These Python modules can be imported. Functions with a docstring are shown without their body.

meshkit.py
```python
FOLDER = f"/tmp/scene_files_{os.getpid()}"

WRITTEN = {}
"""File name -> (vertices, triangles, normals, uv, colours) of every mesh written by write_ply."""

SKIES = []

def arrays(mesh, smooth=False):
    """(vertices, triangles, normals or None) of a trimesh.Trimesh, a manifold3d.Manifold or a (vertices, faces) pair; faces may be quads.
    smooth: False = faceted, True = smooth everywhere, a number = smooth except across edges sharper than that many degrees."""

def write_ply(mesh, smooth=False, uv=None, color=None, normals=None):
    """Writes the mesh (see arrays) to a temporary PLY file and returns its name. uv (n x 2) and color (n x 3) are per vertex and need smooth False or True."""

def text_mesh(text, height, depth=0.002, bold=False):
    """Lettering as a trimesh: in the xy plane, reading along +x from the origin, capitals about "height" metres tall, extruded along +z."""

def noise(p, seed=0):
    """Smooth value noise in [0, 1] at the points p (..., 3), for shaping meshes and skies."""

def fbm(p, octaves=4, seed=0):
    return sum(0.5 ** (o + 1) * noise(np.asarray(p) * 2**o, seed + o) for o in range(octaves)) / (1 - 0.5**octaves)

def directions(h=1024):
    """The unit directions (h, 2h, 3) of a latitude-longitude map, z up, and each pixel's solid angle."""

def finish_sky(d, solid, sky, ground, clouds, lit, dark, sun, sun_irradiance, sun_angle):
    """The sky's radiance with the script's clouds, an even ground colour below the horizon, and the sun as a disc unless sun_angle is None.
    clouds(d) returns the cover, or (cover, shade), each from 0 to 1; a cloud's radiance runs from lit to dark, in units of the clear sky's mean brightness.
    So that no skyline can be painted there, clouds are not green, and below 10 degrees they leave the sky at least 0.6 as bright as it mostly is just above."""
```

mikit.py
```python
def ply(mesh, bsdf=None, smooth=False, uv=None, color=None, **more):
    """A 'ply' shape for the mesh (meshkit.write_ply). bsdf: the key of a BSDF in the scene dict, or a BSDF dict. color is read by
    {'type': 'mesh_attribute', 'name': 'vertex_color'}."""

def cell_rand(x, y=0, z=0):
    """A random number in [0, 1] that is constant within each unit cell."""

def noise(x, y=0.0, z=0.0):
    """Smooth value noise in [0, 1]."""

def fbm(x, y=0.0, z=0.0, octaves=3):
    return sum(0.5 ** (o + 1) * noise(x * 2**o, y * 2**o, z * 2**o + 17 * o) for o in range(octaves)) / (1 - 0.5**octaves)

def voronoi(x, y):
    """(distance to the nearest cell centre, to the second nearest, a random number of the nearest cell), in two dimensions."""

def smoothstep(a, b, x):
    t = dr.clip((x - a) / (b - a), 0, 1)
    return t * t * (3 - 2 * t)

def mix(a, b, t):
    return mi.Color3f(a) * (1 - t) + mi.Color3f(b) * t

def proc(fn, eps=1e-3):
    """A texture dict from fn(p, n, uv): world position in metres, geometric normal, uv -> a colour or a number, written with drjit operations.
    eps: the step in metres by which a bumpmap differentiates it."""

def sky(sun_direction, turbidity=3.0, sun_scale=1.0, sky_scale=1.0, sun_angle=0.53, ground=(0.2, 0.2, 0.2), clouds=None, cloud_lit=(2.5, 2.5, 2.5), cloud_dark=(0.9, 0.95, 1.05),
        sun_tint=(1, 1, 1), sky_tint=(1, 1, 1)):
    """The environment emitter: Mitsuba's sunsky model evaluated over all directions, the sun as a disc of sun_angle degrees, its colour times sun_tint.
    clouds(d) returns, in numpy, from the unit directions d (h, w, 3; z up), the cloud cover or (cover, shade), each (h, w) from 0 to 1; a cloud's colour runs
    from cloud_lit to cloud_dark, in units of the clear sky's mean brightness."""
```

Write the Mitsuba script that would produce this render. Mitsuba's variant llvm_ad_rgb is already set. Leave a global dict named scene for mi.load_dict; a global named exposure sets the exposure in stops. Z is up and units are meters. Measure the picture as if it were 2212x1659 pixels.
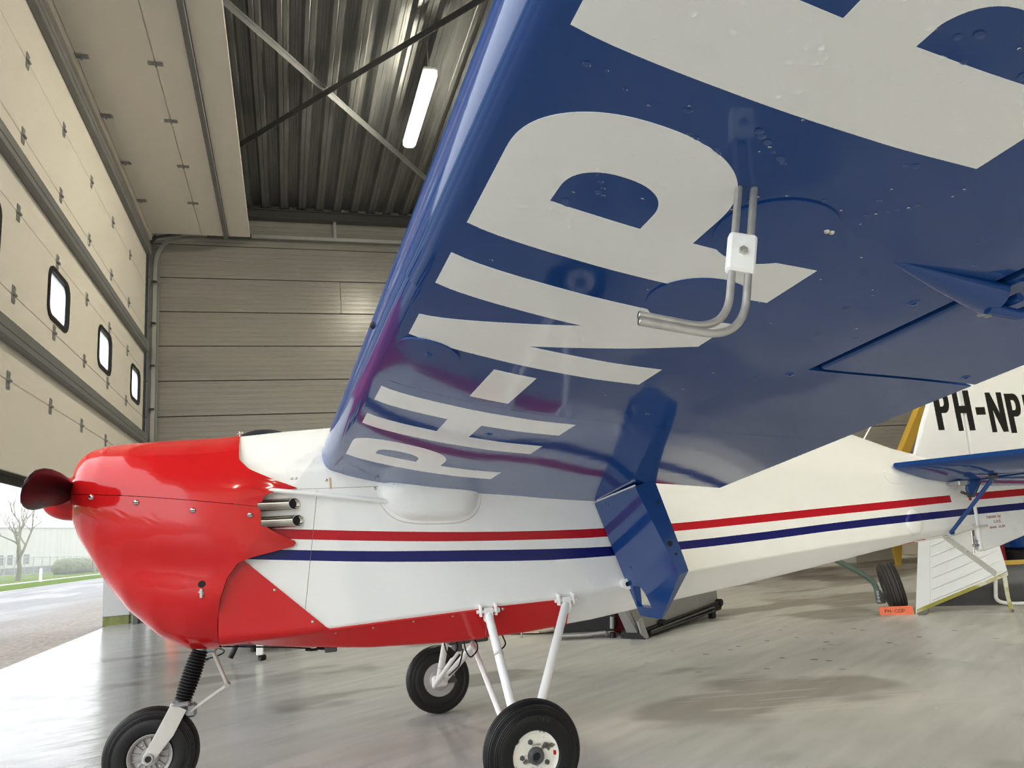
import math, numpy as np, trimesh, mitsuba as mi, mikit, meshkit, manifold3d as m3
import drjit as dr
from shapely.geometry import Polygon, Point, box as sbox
from shapely.ops import unary_union
from mikit import proc, fbm, noise, smoothstep, mix, voronoi, cell_rand
T = mi.ScalarTransform4f
rng = np.random.default_rng(7)
scene, labels = {}, {}
exposure = 2.76

# ------------------------------------------------------------------ camera, sky, lamps
fwd = np.array([0.29338, 0.93498, 0.19936]); upv = np.array([0.014542, -0.212878, 0.97697])
CAM = np.array([0.0, 0.0, 0.85])
scene['camera'] = {'type': 'perspective', 'fov': 69.3083, 'fov_axis': 'x', 'near_clip': 0.03, 'far_clip': 2000.0,
                   'to_world': T().look_at(origin=CAM.tolist(), target=(CAM + fwd).tolist(), up=upv.tolist())}
def overcast(d):
    z = np.clip(d[..., 2], 0, 1)
    return np.ones_like(z), 0.25 * z
scene['sky'] = mikit.sky([-0.35, -0.5, 0.8], turbidity=6.0, sun_scale=0.0, sky_scale=1.0, clouds=overcast, ground=(0.25, 0.25, 0.24),
                         cloud_lit=(3.3, 3.42, 3.5), cloud_dark=(3.0, 3.1, 3.2))
LAMP_RADIANCE = [20.5, 18.8, 14.4]

# ------------------------------------------------------------------ helpers
def C(*v): return {'type': 'rgb', 'value': list(v)}
def mat(name, d):
    scene[name] = {'type': 'twosided', 'b': d}
def principled(name, col, rough=0.5, **k):
    mat(name, {'type': 'principled', 'base_color': col if isinstance(col, dict) else C(*col), 'roughness': rough, **k})
def bump(name, d, fn, scale=1.0, eps=1e-3):
    mat(name, {'type': 'bumpmap', 'arbitrary': proc(fn, eps), 'scale': scale, 'bsdf': d})
def add(key, mesh, m, smooth=False, **more):
    n, base = 0, key
    while key in scene:
        n += 1; key = f'{base}_{n:03d}'
    scene[key] = mikit.ply(mesh, m, smooth, **more)
    return key
def dup(key, base, M=None):
    n, k = 0, base
    while k in scene:
        n += 1; k = f'{base}_{n:03d}'
    d = dict(scene[key])
    if M is not None: d['to_world'] = T(M)
    scene[k] = d
    return k
def lab(key, label, cat=None, group=None, kind=None):
    labels[key] = {'label': label} if label else {}
    if cat: labels[key]['category'] = cat
    if group: labels[key]['group'] = group
    if kind: labels[key]['kind'] = kind
def cat(*ms):
    ms = [tm(m) for m in ms]
    return trimesh.util.concatenate(ms)
def tm(m):
    if isinstance(m, trimesh.Trimesh): return m
    if hasattr(m, 'to_mesh'):
        q = m.to_mesh(); return trimesh.Trimesh(np.array(q.vert_properties[:, :3], float), np.array(q.tri_verts), process=False)
    return trimesh.Trimesh(np.asarray(m[0], float), np.asarray(m[1]), process=False)
def cbox(lo, hi, r=0.004):
    lo, hi = np.array(lo, float), np.array(hi, float)
    r = min(r, 0.45 * (hi - lo).min()); P = []
    for sx in (0, 1):
        for sy in (0, 1):
            for sz in (0, 1):
                c = np.where([sx, sy, sz], hi, lo); i = np.where([sx, sy, sz], -r, r)
                for a in range(3):
                    o = i.copy(); o[a] = 0; P.append(c + o)
    return trimesh.convex.convex_hull(np.array(P))
def obox(p0, p1, w, h, upd=(0, 0, 1), r=0.003):
    "bar from p0 to p1, section w (sideways) x h (along upd)"
    p0, p1 = np.array(p0, float), np.array(p1, float); L = np.linalg.norm(p1 - p0); x = (p1 - p0) / L
    y = np.cross(upd, x); y /= np.linalg.norm(y); z = np.cross(x, y)
    m = cbox([0, -w / 2, -h / 2], [L, w / 2, h / 2], r)
    m.apply_transform(np.vstack([np.c_[x, y, z, p0], [0, 0, 0, 1]])); return m
def hullpts(P): return trimesh.convex.convex_hull(np.array(P, float))
def tube(path, r, n=12, caps=True):
    path = np.array(path, float); k = len(path); r = np.broadcast_to(np.asarray(r, float), k)
    t = np.gradient(path, axis=0); t /= np.linalg.norm(t, axis=1)[:, None] + 1e-12
    a = np.array([0, 0, 1.0]) if abs(t[0][2]) < 0.9 else np.array([1.0, 0, 0])
    nrm = np.cross(t[0], a); nrm /= np.linalg.norm(nrm); V = []
    th = np.arange(n) * 2 * np.pi / n
    for i in range(k):
        nrm = nrm - t[i] * (nrm @ t[i]); nrm /= np.linalg.norm(nrm); b = np.cross(t[i], nrm)
        V.append(path[i] + r[i] * (np.cos(th)[:, None] * nrm + np.sin(th)[:, None] * b))
    V = np.vstack(V); F = []
    for i in range(k - 1):
        for j in range(n):
            a0, a1 = i * n + j, i * n + (j + 1) % n
            F += [[a0, a1, a1 + n], [a0, a1 + n, a0 + n]]
    if caps:
        V = np.vstack([V, path[0], path[-1]]); c0, c1 = len(V) - 2, len(V) - 1
        for j in range(n):
            F += [[c0, (j + 1) % n, j], [c1, (k - 1) * n + j, (k - 1) * n + (j + 1) % n]]
    return trimesh.Trimesh(V, F, process=False)
def bent(pts, rb, n=8):
    "polyline with rounded corners"
    pts = [np.array(p, float) for p in pts]; out = [pts[0]]
    for a, b, c in zip(pts, pts[1:], pts[2:]):
        d0, d1 = a - b, c - b; l = min(rb, 0.45 * np.linalg.norm(d0), 0.45 * np.linalg.norm(d1))
        p0, p1 = b + d0 / np.linalg.norm(d0) * l, b + d1 / np.linalg.norm(d1) * l
        for t in np.linspace(0, 1, n): out.append((1 - t) ** 2 * p0 + 2 * t * (1 - t) * b + t * t * p1)
    return out + [pts[-1]]
def lathe(prof, n=48, center=(0, 0, 0), axis=(0, 0, 1)):
    "prof: (radius, height) list; closed at radius 0 ends"
    prof = np.array(prof, float); th = np.arange(n) * 2 * np.pi / n
    V = np.stack([prof[:, None, 0] * np.cos(th), prof[:, None, 0] * np.sin(th), np.repeat(prof[:, None, 1], n, 1)], -1).reshape(-1, 3)
    F = []
    for i in range(len(prof) - 1):
        for j in range(n):
            a0, a1 = i * n + j, i * n + (j + 1) % n
            F += [[a0, a1, a1 + n], [a0, a1 + n, a0 + n]]
    m = trimesh.Trimesh(V, F, process=False)
    M = trimesh.geometry.align_vectors([0, 0, 1], np.array(axis, float)); M[:3, 3] = center
    m.apply_transform(M); return m
def rod(p0, p1, r, n=12): return tube([p0, p1], r, n)
def bolt(p, d, r=0.008, h=0.006, n=10):
    "domed screw head at p looking along d"
    pr = [(0, h)] + [(r * math.sin(a), h * math.cos(a)) for a in np.linspace(0.3, 1.57, 4)] + [(r, -0.002)]
    return lathe(pr, n, p, d)
def loft(rings, closed=True, cap0=True, cap1=True):
    R = np.array(rings, float); k, n = R.shape[:2]; V = R.reshape(-1, 3); F = []
    for i in range(k - 1):
        for j in range(n if closed else n - 1):
            a0, a1 = i * n + j, i * n + (j + 1) % n
            F += [[a0, a1, a1 + n], [a0, a1 + n, a0 + n]]
    V = list(V)
    if cap0:
        V.append(R[0].mean(0)); c = len(V) - 1; F += [[c, (j + 1) % n, j] for j in range(n if closed else n - 1)]
    if cap1:
        V.append(R[-1].mean(0)); c = len(V) - 1; b = (k - 1) * n; F += [[c, b + j, b + (j + 1) % n] for j in range(n if closed else n - 1)]
    m = trimesh.Trimesh(np.array(V), np.array(F), process=False)
    if closed and cap0 and cap1 and m.volume < 0: m.invert()
    return m
def slab(poly, h, refine=None):
    "shapely polygon(s) -> extruded Manifold 0..h"
    ps = list(poly.geoms) if hasattr(poly, 'geoms') else [poly]; cs = []
    for p in ps:
        cs.append(np.array(p.exterior.coords)[:-1]); cs += [np.array(i.coords)[:-1] for i in p.interiors]
    s = m3.CrossSection([c.tolist() for c in cs], m3.FillRule.EvenOdd)
    m = m3.Manifold.extrude(s, h)
    if refine: m = m.refine_to_length(refine)
    return m
def warp(m, fn):
    m = tm(m).copy(); m.vertices = fn(np.array(m.vertices)); return m
def place(m, o, x, y, z=None):
    "local xyz -> o + x*X + y*Y + z*Z"
    x, y = np.array(x, float), np.array(y, float); z = np.cross(x, y) if z is None else np.array(z, float)
    m = tm(m).copy(); m.vertices = np.array(o) + m.vertices @ np.stack([x, y, z]); return m
def rrect(x0, y0, x1, y1, r): return sbox(x0 + r, y0 + r, x1 - r, y1 - r).buffer(r, 6)

exec_parts = []
# ------------------------------------------------------------------ materials
def f_floor(p, n, uv):
    a = fbm(p.x * 1.3, p.y * 0.9, 0, 4); s = fbm(p.x * 2.2 + p.y * 1.2, p.y * 14 - p.x * 8.0, 3.0, 3)
    g = 0.44 + 0.09 * (a - 0.5) + 0.10 * (s - 0.5)
    dk = smoothstep(0.62, 0.74, fbm(p.x * 0.9, p.y * 1.5, 9.0, 4))
    col = mix(C3(g, g, g * 0.975), C3(0.12, 0.112, 0.098), 0.55 * dk)
    scr = smoothstep(0.77, 0.80, noise(p.x * 11 + p.y * 34, p.y * 9, 2.0)) * smoothstep(0.55, 0.7, fbm(p.x * 2, p.y * 2, 5.0, 2))
    spot = smoothstep(0.075, 0.05, voronoi(p.x * 3.7, p.y * 3.7)[0] + 0.10 * (fbm(p.x * 14, p.y * 14, 2.0, 2) - 0.5)) * smoothstep(0.0, 1.0, 1 - (dr.square((p.x - 3.3) / 1.6) + dr.square((p.y - 4.3) / 1.2))) * smoothstep(.35, .5, cell_rand(p.x * 3.7, p.y * 3.7, 8.0))
    col = mix(col, C3(0.46, 0.46, 0.44), 0.4 * scr)
    col = mix(col, C3(0.07, 0.066, 0.058), 0.7 * spot)
    wet = smoothstep(0.7, -1.3, p.x + 1.2 * (fbm(p.x * 1.1, p.y * 1.6, 4.0, 3) - 0.5))
    return col * (1 - 0.6 * wet)  # wet concrete, darkened further near the door to offset the daylight glare
def C3(r, g, b): return mi.Color3f(r, g, b)
def f_floor_rough(p, n, uv):
    wet = smoothstep(2.2, -0.6, p.x + 1.4 * (fbm(p.x * 1.1, p.y * 1.6, 4.0, 3) - 0.5))
    r = 0.34 + 0.16 * (fbm(p.x * 3, p.y * 3, 1.0, 2) - 0.5)
    return r * (1 - wet) + wet * (0.13 + 0.14 * fbm(p.x * 5, p.y * 9, 2.0, 3))
def f_floor_bump(p, n, uv):
    return 0.0022 * fbm(p.x * 6 + p.y * 3, p.y * 20 - p.x * 6, 0, 3)
mat('m_floor', {'type': 'bumpmap', 'arbitrary': proc(f_floor_bump, 4e-3), 'scale': 1.0,
                'b': {'type': 'principled', 'base_color': proc(f_floor), 'roughness': proc(f_floor_rough), 'specular': 0.2}})
def f_asph(p, n, uv):
    g = 0.125 + 0.04 * (fbm(p.x * 30, p.y * 30, 0, 2) - 0.5) + 0.04 * (fbm(p.x * 1.5, p.y * 0.25, 3.0, 3) - 0.5)
    near = smoothstep(-7.0, -3.0, p.x)
    return mix(C3(g * 0.98, g * 0.97, g), C3(g * 0.80, g * 0.68, g * 0.58) * (0.75 + 0.6 * noise(p.x * 24, p.y * 24, 5.0)) * 1.5, 0.8 * near)
def f_asph_rough(p, n, uv):
    return 0.42 + 0.16 * smoothstep(0.4, 0.6, fbm(p.x * 1.2, p.y * 0.2, 7.0, 3)) + 0.3 * smoothstep(-7.0, -3.5, p.x)
mat('m_asphalt', {'type': 'principled', 'base_color': proc(f_asph), 'roughness': proc(f_asph_rough), 'specular': 0.5})
mat('m_grass', {'type': 'diffuse', 'reflectance': proc(lambda p, n, uv: mix(C3(0.085, 0.135, 0.035), C3(0.125, 0.165, 0.055), fbm(p.x * 0.8, p.y * 0.8, 0, 3)))})
principled('m_path', (0.26, 0.26, 0.25), 0.8)
mat('m_door', {'type': 'bumpmap', 'arbitrary': proc(lambda p, n, uv: 0.0007 * noise(p.x * 110, p.y * 110, p.z * 110), 2e-3), 'scale': 1.0,
               'b': {'type': 'principled', 'base_color': C(0.74, 0.705, 0.655), 'roughness': 0.55}})
principled('m_wall', proc(lambda p, n, uv: mix(C3(0.275, 0.268, 0.252), C3(0.325, 0.317, 0.298), fbm(p.x * 0.6, p.z * 5.0, 0, 3))), 0.27, specular=0.6)
principled('m_roof', proc(lambda p, n, uv: mix(C3(0.15, 0.16, 0.168), C3(0.26, 0.265, 0.265), fbm(p.x * 9, p.y * 1.1, 0, 3))), 0.34, metallic=0.55)
principled('m_steel_dark', (0.055, 0.058, 0.06), 0.45)
principled('m_steel', (0.30, 0.31, 0.32), 0.42, metallic=0.6)
principled('m_galv', (0.50, 0.51, 0.52), 0.38, metallic=0.7)
principled('m_strut_grey', (0.16, 0.165, 0.17), 0.5)
principled('m_black', (0.007, 0.007, 0.008), 0.45, specular=0.35)
principled('m_rubber', (0.007, 0.007, 0.0075), 0.40, specular=0.35)
principled('m_jamb', (0.72, 0.74, 0.74), 0.35)
principled('m_clad', (0.40, 0.41, 0.41), 0.4)
principled('m_moss', proc(lambda p, n, uv: mix(C3(0.20, 0.22, 0.06), C3(0.10, 0.11, 0.05), fbm(p.x * 20, p.y * 20, p.z * 20, 3))), 0.85)
scene['m_pane'] = {'type': 'principledthin', 'base_color': C(0.96, 0.97, 0.97), 'roughness': 0.35, 'spec_trans': 0.0, 'diff_trans': 1.7, 'eta': 1.45}

# ------------------------------------------------------------------ hangar
def structure(key, label): lab(key, label, None, None, 'structure')
X0, X1, Y0, YW, ZR = -2.1, 18.0, 1.0, 12.7, 6.70
add('floor', cbox([-2.55, -9.1, -0.12], [X1, YW + 0.1, 0.0], 0.01), 'm_floor'); structure('floor', 'grey painted concrete hangar floor with wet shine, stains and scratches')
# corrugated deck
pr, per = [], 0.30
x = -0.62 - 6 * per
while x < X1:
    pr += [(x, 0.0), (x + 0.045, 0.0), (x + 0.055, 0.008), (x + 0.065, 0.0), (x + 0.11, 0.0), (x + 0.145, 0.115), (x + 0.195, 0.115), (x + 0.2, 0.107), (x + 0.225, 0.107), (x + 0.23, 0.115), (x + 0.265, 0.115)]
    x += per
pr = np.array([q for q in pr if q[0] >= X0 - 0.1])
def deck(y0, y1):
    lo = np.c_[pr[:, 0], np.full(len(pr), y0), ZR + pr[:, 1]]; hi = lo.copy(); hi[:, 1] = y1
    k = len(pr); V = np.vstack([lo, hi, lo + [0, 0, .15], hi + [0, 0, .15]]); F = []
    for i in range(k - 1):
        F += [[i, i + 1, i + 1 + k], [i, i + 1 + k, i + k], [2 * k + i, 2 * k + i + 1 + k, 2 * k + i + 1], [2 * k + i, 2 * k + i + k, 2 * k + i + 1 + k]]
    return trimesh.Trimesh(V, F, process=False)
add('ceiling', deck(-9.1, YW + 0.1), 'm_roof'); structure('ceiling', 'dark corrugated steel roof deck')
# end wall: horizontal sandwich panels with micro ribs
zs = [-0.02, 0.185, 0.77, 1.355, 1.94, 2.525, 3.11, 3.69, 4.275, 4.86, 5.45, 6.035, 6.62, 7.0]
scene_wall = []
def wall_panel(x0, x1, z0, z1):
    g = 0.0045; ys = []
    zz = [z0 + g, z0 + g + .004]; yy = [YW + 0.012, YW]
    k = max(1, int((z1 - z0) / 0.083)); w = (z1 - z0 - 2 * g - .008) / k
    for i in range(k):
        a = z0 + g + .004 + i * w
        zz += [a + w * .62, a + w * .70, a + w * .92]; yy += [YW, YW + .0035, YW + .0035]
        zz += [a + w]; yy += [YW]
    zz += [z1 - g]; yy += [YW + 0.012]
    ring = np.array([[0, y, z] for y, z in zip(yy, zz)] + [[0, YW + .08, z1 - g], [0, YW + .08, z0 + g]])
    a, b = ring.copy(), ring.copy(); a[:, 0] = x0; b[:, 0] = x1
    return loft([a, b])
for z0, z1 in zip(zs, zs[1:]):
    for a, b in ([(-2.2, 0.958), (0.964, X1)] if abs(z0 - 4.86) < .01 else [(-2.2, X1)]):
        add('wall_back__panel', wall_panel(a, b, z0, z1), 'm_wall')
add('wall_back', cbox([-2.2, YW + .07, 0], [X1, YW + .14, 7.0], .005), 'm_steel_dark'); structure('wall_back', 'end wall of grey horizontal ribbed metal panels')
add('wall_right', cbox([X1, -9.1, 0], [X1 + .12, YW + .1, 7.0], .005), 'm_wall'); structure('wall_right', 'far side wall of the hangar behind the tail')
principled('m_wall_pale', (.62, .62, .59), .5)
add('wall_front_unseen', cbox([-2.6, -9.2, 0], [X1, -9.05, 7.0], .005), 'm_wall_pale'); structure('wall_front_unseen', 'unseen opposite end wall of the hangar, closing off daylight behind the camera')  # out of view; cuts daylight and reflections from behind the camera
# eaves beam, braces
add('trim_1', cat(cbox([-0.6, YW - .16, 6.52], [X1, YW - .145, 6.68]), cbox([-0.6, YW - .2, 6.66], [X1, YW - .02, 6.68]), cbox([-0.6, YW - .2, 6.52], [X1, YW - .02, 6.535])), 'm_steel_dark')
structure('trim_1', 'dark steel eaves beam along the top of the end wall')
add('trim_2', cat(obox([-1.75, 5.75, 6.6], [3.6, 13.0 - .35, 6.6], .07, .006), obox([-1.75, 5.78, 6.57], [3.6, 12.65, 6.57], .006, .06)), 'm_steel')
add('trim_3', cat(obox([-1.4, 11.3, 6.56], [5.4, 2.4, 6.56], .09, .008), obox([-1.4, 11.24, 6.52], [5.4, 2.34, 6.52], .008, .09)), 'm_steel_dark')
structure('trim_2', 'pale steel angle of the cross bracing under the roof, running from upper left to lower right'); structure('trim_3', 'dark steel angle of the cross bracing under the roof, running from lower left to upper right')
# jamb pillar outside the door
add('wall_left', cbox([-2.62, 12.62, .125], [-2.25, 12.95, 6.6], .008), 'm_clad'); structure('wall_left', 'white clad door jamb at the corner of the hangar')
add('wall_left__plinth', cbox([-2.61, 12.63, -.02], [-2.26, 12.95, .125], .004), 'm_moss'); labels['wall_left__plinth'] = {'label': 'mossy green plinth'}

# sectional door, part raised
YD0, YD1 = 4.55, 12.38
dz = [1.64, 2.355, 3.07, 3.78, 4.485, 5.20, 5.96]
hy = [5.50 + 1.122 * i for i in range(6)]
structure('door_1', 'beige insulated sectional hangar door, partly raised and running back under the roof')
wins = [(5.55 + 1.945 * i, 6.26 + 1.945 * i) for i in range(4)]
wins = [w for w in wins if w[1] < YD1]
for z0, z1 in zip(dz, dz[1:]):
    if abs(z0 - 3.07) < .01:
        P = sbox(YD0, z0 + .003, YD1, z1 - .003)
        for a, b in wins: P = P.difference(rrect(a + .02, 3.185, b - .02, 3.675, .12))
        m = place(slab(P, .042), (X0, 0, 0), (0, 1, 0), (0, 0, 1), (-1, 0, 0)); m.invert()
    else:
        m = cbox([X0 - .042, YD0, z0 + .003], [X0, YD1, z1 - .003], .006)
    add('door_1__panel', m, 'm_door')
add('wall_left__facade', cbox([-2.6, -9.2, 6.0], [-2.2, YW + .2, 7.4], .01), 'm_jamb')
add('door_1__panel', cbox([-2.10, YD0, 5.955], [-2.02, YD1, 6.09], .01), 'm_door')
add('door_1__panel', cbox([-2.015, YD0, 6.04], [-1.268, YD1 - .1, 6.085], .006), 'm_door')
add('door_1__panel', cbox([-1.262, YD0, 6.04], [-0.515, YD1 - .1, 6.085], .006), 'm_door')
for a, b in wins:
    o = rrect(a, 3.165, b, 3.695, .14); i = rrect(a + .05, 3.215, b - .05, 3.645, .10)
    m = place(slab(o.difference(i), .07), (X0 + .012, 0, 0), (0, 1, 0), (0, 0, 1), (-1, 0, 0)); m.invert()
    k = add('door_1__window', m, 'm_black', 30); labels[k] = {'label': 'rounded black window frame'}
    m = place(slab(rrect(a + .045, 3.21, b - .045, 3.65, .10), .004), (X0 - .018, 0, 0), (0, 1, 0), (0, 0, 1), (-1, 0, 0)); m.invert()
    add(k + '__pane', m, 'm_pane')
def strut(y0, y1, z0, z1):  # C channel on the door face
    return cat(cbox([X0 + .002, y0, z0], [X0 + .07, y1, z0 + .012]), cbox([X0 + .002, y0, z1 - .012], [X0 + .07, y1, z1]), cbox([X0 + .06, y0, z0 + .002], [X0 + .072, y1, z1 - .002]), cbox([X0 + .05, y0, (z0 + z1) / 2 - .02], [X0 + .078, y1, (z0 + z1) / 2 + .02]))
for z0, z1 in ((5.71, 5.88), (4.08, 4.24), (2.63, 2.79)):
    labels[add('door_1__strut', strut(YD0, YD1, z0, z1), 'm_strut_grey')] = {'label': 'grey steel stiffening rail across the door'}
labels[add('door_1__strut', cat(cbox([-.92, YD0, 5.975], [-.86, YD1 - .1, 6.038]), cbox([-.93, YD0, 6.03], [-.85, YD1 - .1, 6.042])), 'm_strut_grey')] = {'label': 'grey steel rail on the overhead panel'}
labels[add('door_1__seal', cat(cbox([X0 - .035, YD0, 1.55], [X0 - .005, YD1, 1.642], .01), cbox([X0 - .045, YD0, 1.61], [X0 + .004, YD1, 1.64], .003)), 'm_black')] = {'label': 'black rubber bottom seal'}
hm = cat(cbox([0, -.035, -.075], [.008, .035, -.008]), cbox([0, -.035, .008], [.008, .035, .075]), tube([[.012, -.04, 0], [.012, .04, 0]], .012, 8), *[bolt((.008, sy * .02, sz * .05), (1, 0, 0), .008, .006, 6) for sy in (-1, 1) for sz in (-1, 1)])
first = True
for z in dz[1:-1]:
    for y in hy:
        if not YD0 < y < YD1: continue
        M = np.eye(4); M[:3, 3] = [X0, y, z]
        if first: k = add('door_1__hinge', hm, 'm_steel'); scene[k]['to_world'] = T(M); first = False
        else: dup('door_1__hinge', 'door_1__hinge', M)
for xx, zz in ((-1.265, 6.04), (-2.0, 6.035)):
    for y in hy:
        M = np.eye(4); M[:3, :3] = [[0, 0, 1], [0, 1, 0], [-1, 0, 0]]; M[:3, 3] = [xx + (.03 if xx < -1.5 else 0), y - .03, zz]
        dup('door_1__hinge', 'door_1__hinge', M)
# track, brackets, horizontal rail
tr = []
path = [(-1.99, 12.56, 0.02), (-1.99, 12.56, 5.62)] + [(-1.99 + .56 * (1 - math.cos(a)), 12.56, 5.62 + .56 * math.sin(a)) for a in np.linspace(.1, math.pi / 2, 12)] + [(9.0, 12.56, 6.18)]
path = np.array(path)
def channel(path, w, h):
    out = []
    for a, b in zip(path, path[1:]):
        out += [obox(a, b, h, w, (0, 1, 0), .001)]
    return cat(*out)
labels[add('door_1__track', cat(channel(path, .012, .06), channel(path + [0, .03, 0], .05, .012)), 'm_galv')] = {'label': 'galvanised guide track curving from vertical to overhead'}
add('door_1__track_post', cat(cbox([-2.08, 12.60, 0], [-1.93, 12.615, 5.9]), cbox([-2.08, 12.60, 0], [-2.066, 12.7, 5.9])), 'm_steel')
add('door_1__frame_post', cbox([-2.17, 12.395, 0], [-2.10, 12.615, 6.1], .004), 'm_steel_dark')
for z in (0.4, 1.1, 1.8, 2.5, 3.2, 3.9, 4.6, 5.3):
    add('door_1__track_bracket', cat(cbox([-2.03, 12.47, z], [-1.96, 12.62, z + .012]), cbox([-2.03, 12.47, z - .05], [-2.02, 12.62, z])), 'm_steel_dark')
for x, z1 in ((-1.15, 6.45), (-.62, 6.45), (.89, 6.58), (3.2, 6.58)):
    add('door_1__rail_hanger', cat(cbox([x - .025, 12.58, 6.19], [x + .025, 12.586, z1]), cbox([x + .02, 12.58, 6.19], [x + .026, 12.62, z1])), 'm_galv')
add('door_1__arm', cat(obox([-1.98, 12.42, 6.03], [-1.2, 12.42, 6.20], .05, .03), cbox([-1.2, 12.36, 6.09], [-.5, 12.5, 6.14]), obox([-2.05, 12.42, 5.9], [-1.97, 12.42, 6.06], .05, .05)), 'm_steel_dark')

# lamps
def lamp(x, y, z, vis=True):
    k = 'batten_lamp'; n = 0
    while k in labels: n += 1; k = f'batten_lamp_{n:03d}'
    L = .84
    add(k + '__housing', cbox([x - .085, y - L, z + .03], [x + .085, y + L, z + .085], .015), 'm_jamb')
    pr = [(-.085, .03), (-.088, 0), (-.06, -.035), (0, -.045), (.06, -.035), (.088, 0), (.085, .03)]
    ring = lambda yy, s: [[x + a * s, yy, z + b * (s if b < 0 else 1)] for a, b in pr]
    d = loft([ring(y - L - .005, .5), ring(y - L + .02, .95), ring(y - L + .05, 1), ring(y + L - .05, 1), ring(y + L - .02, .95), ring(y + L + .005, .5)])
    key = add(k + '__diffuser', d, 'm_jamb', 40)
    scene[key]['emitter'] = {'type': 'area', 'radiance': C(*LAMP_RADIANCE)}
    for yy in (y - L + .12, y + L - .12):
        add(k + '__chain', tube([[x, yy, z + .08], [x, yy, ZR + .02]], .006, 6), 'm_galv')
    lab(k, 'lit white batten lamp hanging from the corrugated roof' if vis else 'unseen batten lamp under the roof, placed to light the aeroplane and the back of the hangar', 'lamp', None if vis else 'unseen lamps lighting the aeroplane and the end wall')
lamp(1.69, 8.45, 6.22)
for q in ((-.2, -5.4), (3.6, -1.6), (7.2, -1.6), (3.6, -5.4), (7.2, -5.4)): lamp(*q, 6.22, False)  # out of view, placed to light the fuselage side and the tail
lamp(9.4, 9.6, 6.22, False)  # out of view behind the wing, lights the end wall past the tail
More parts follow.
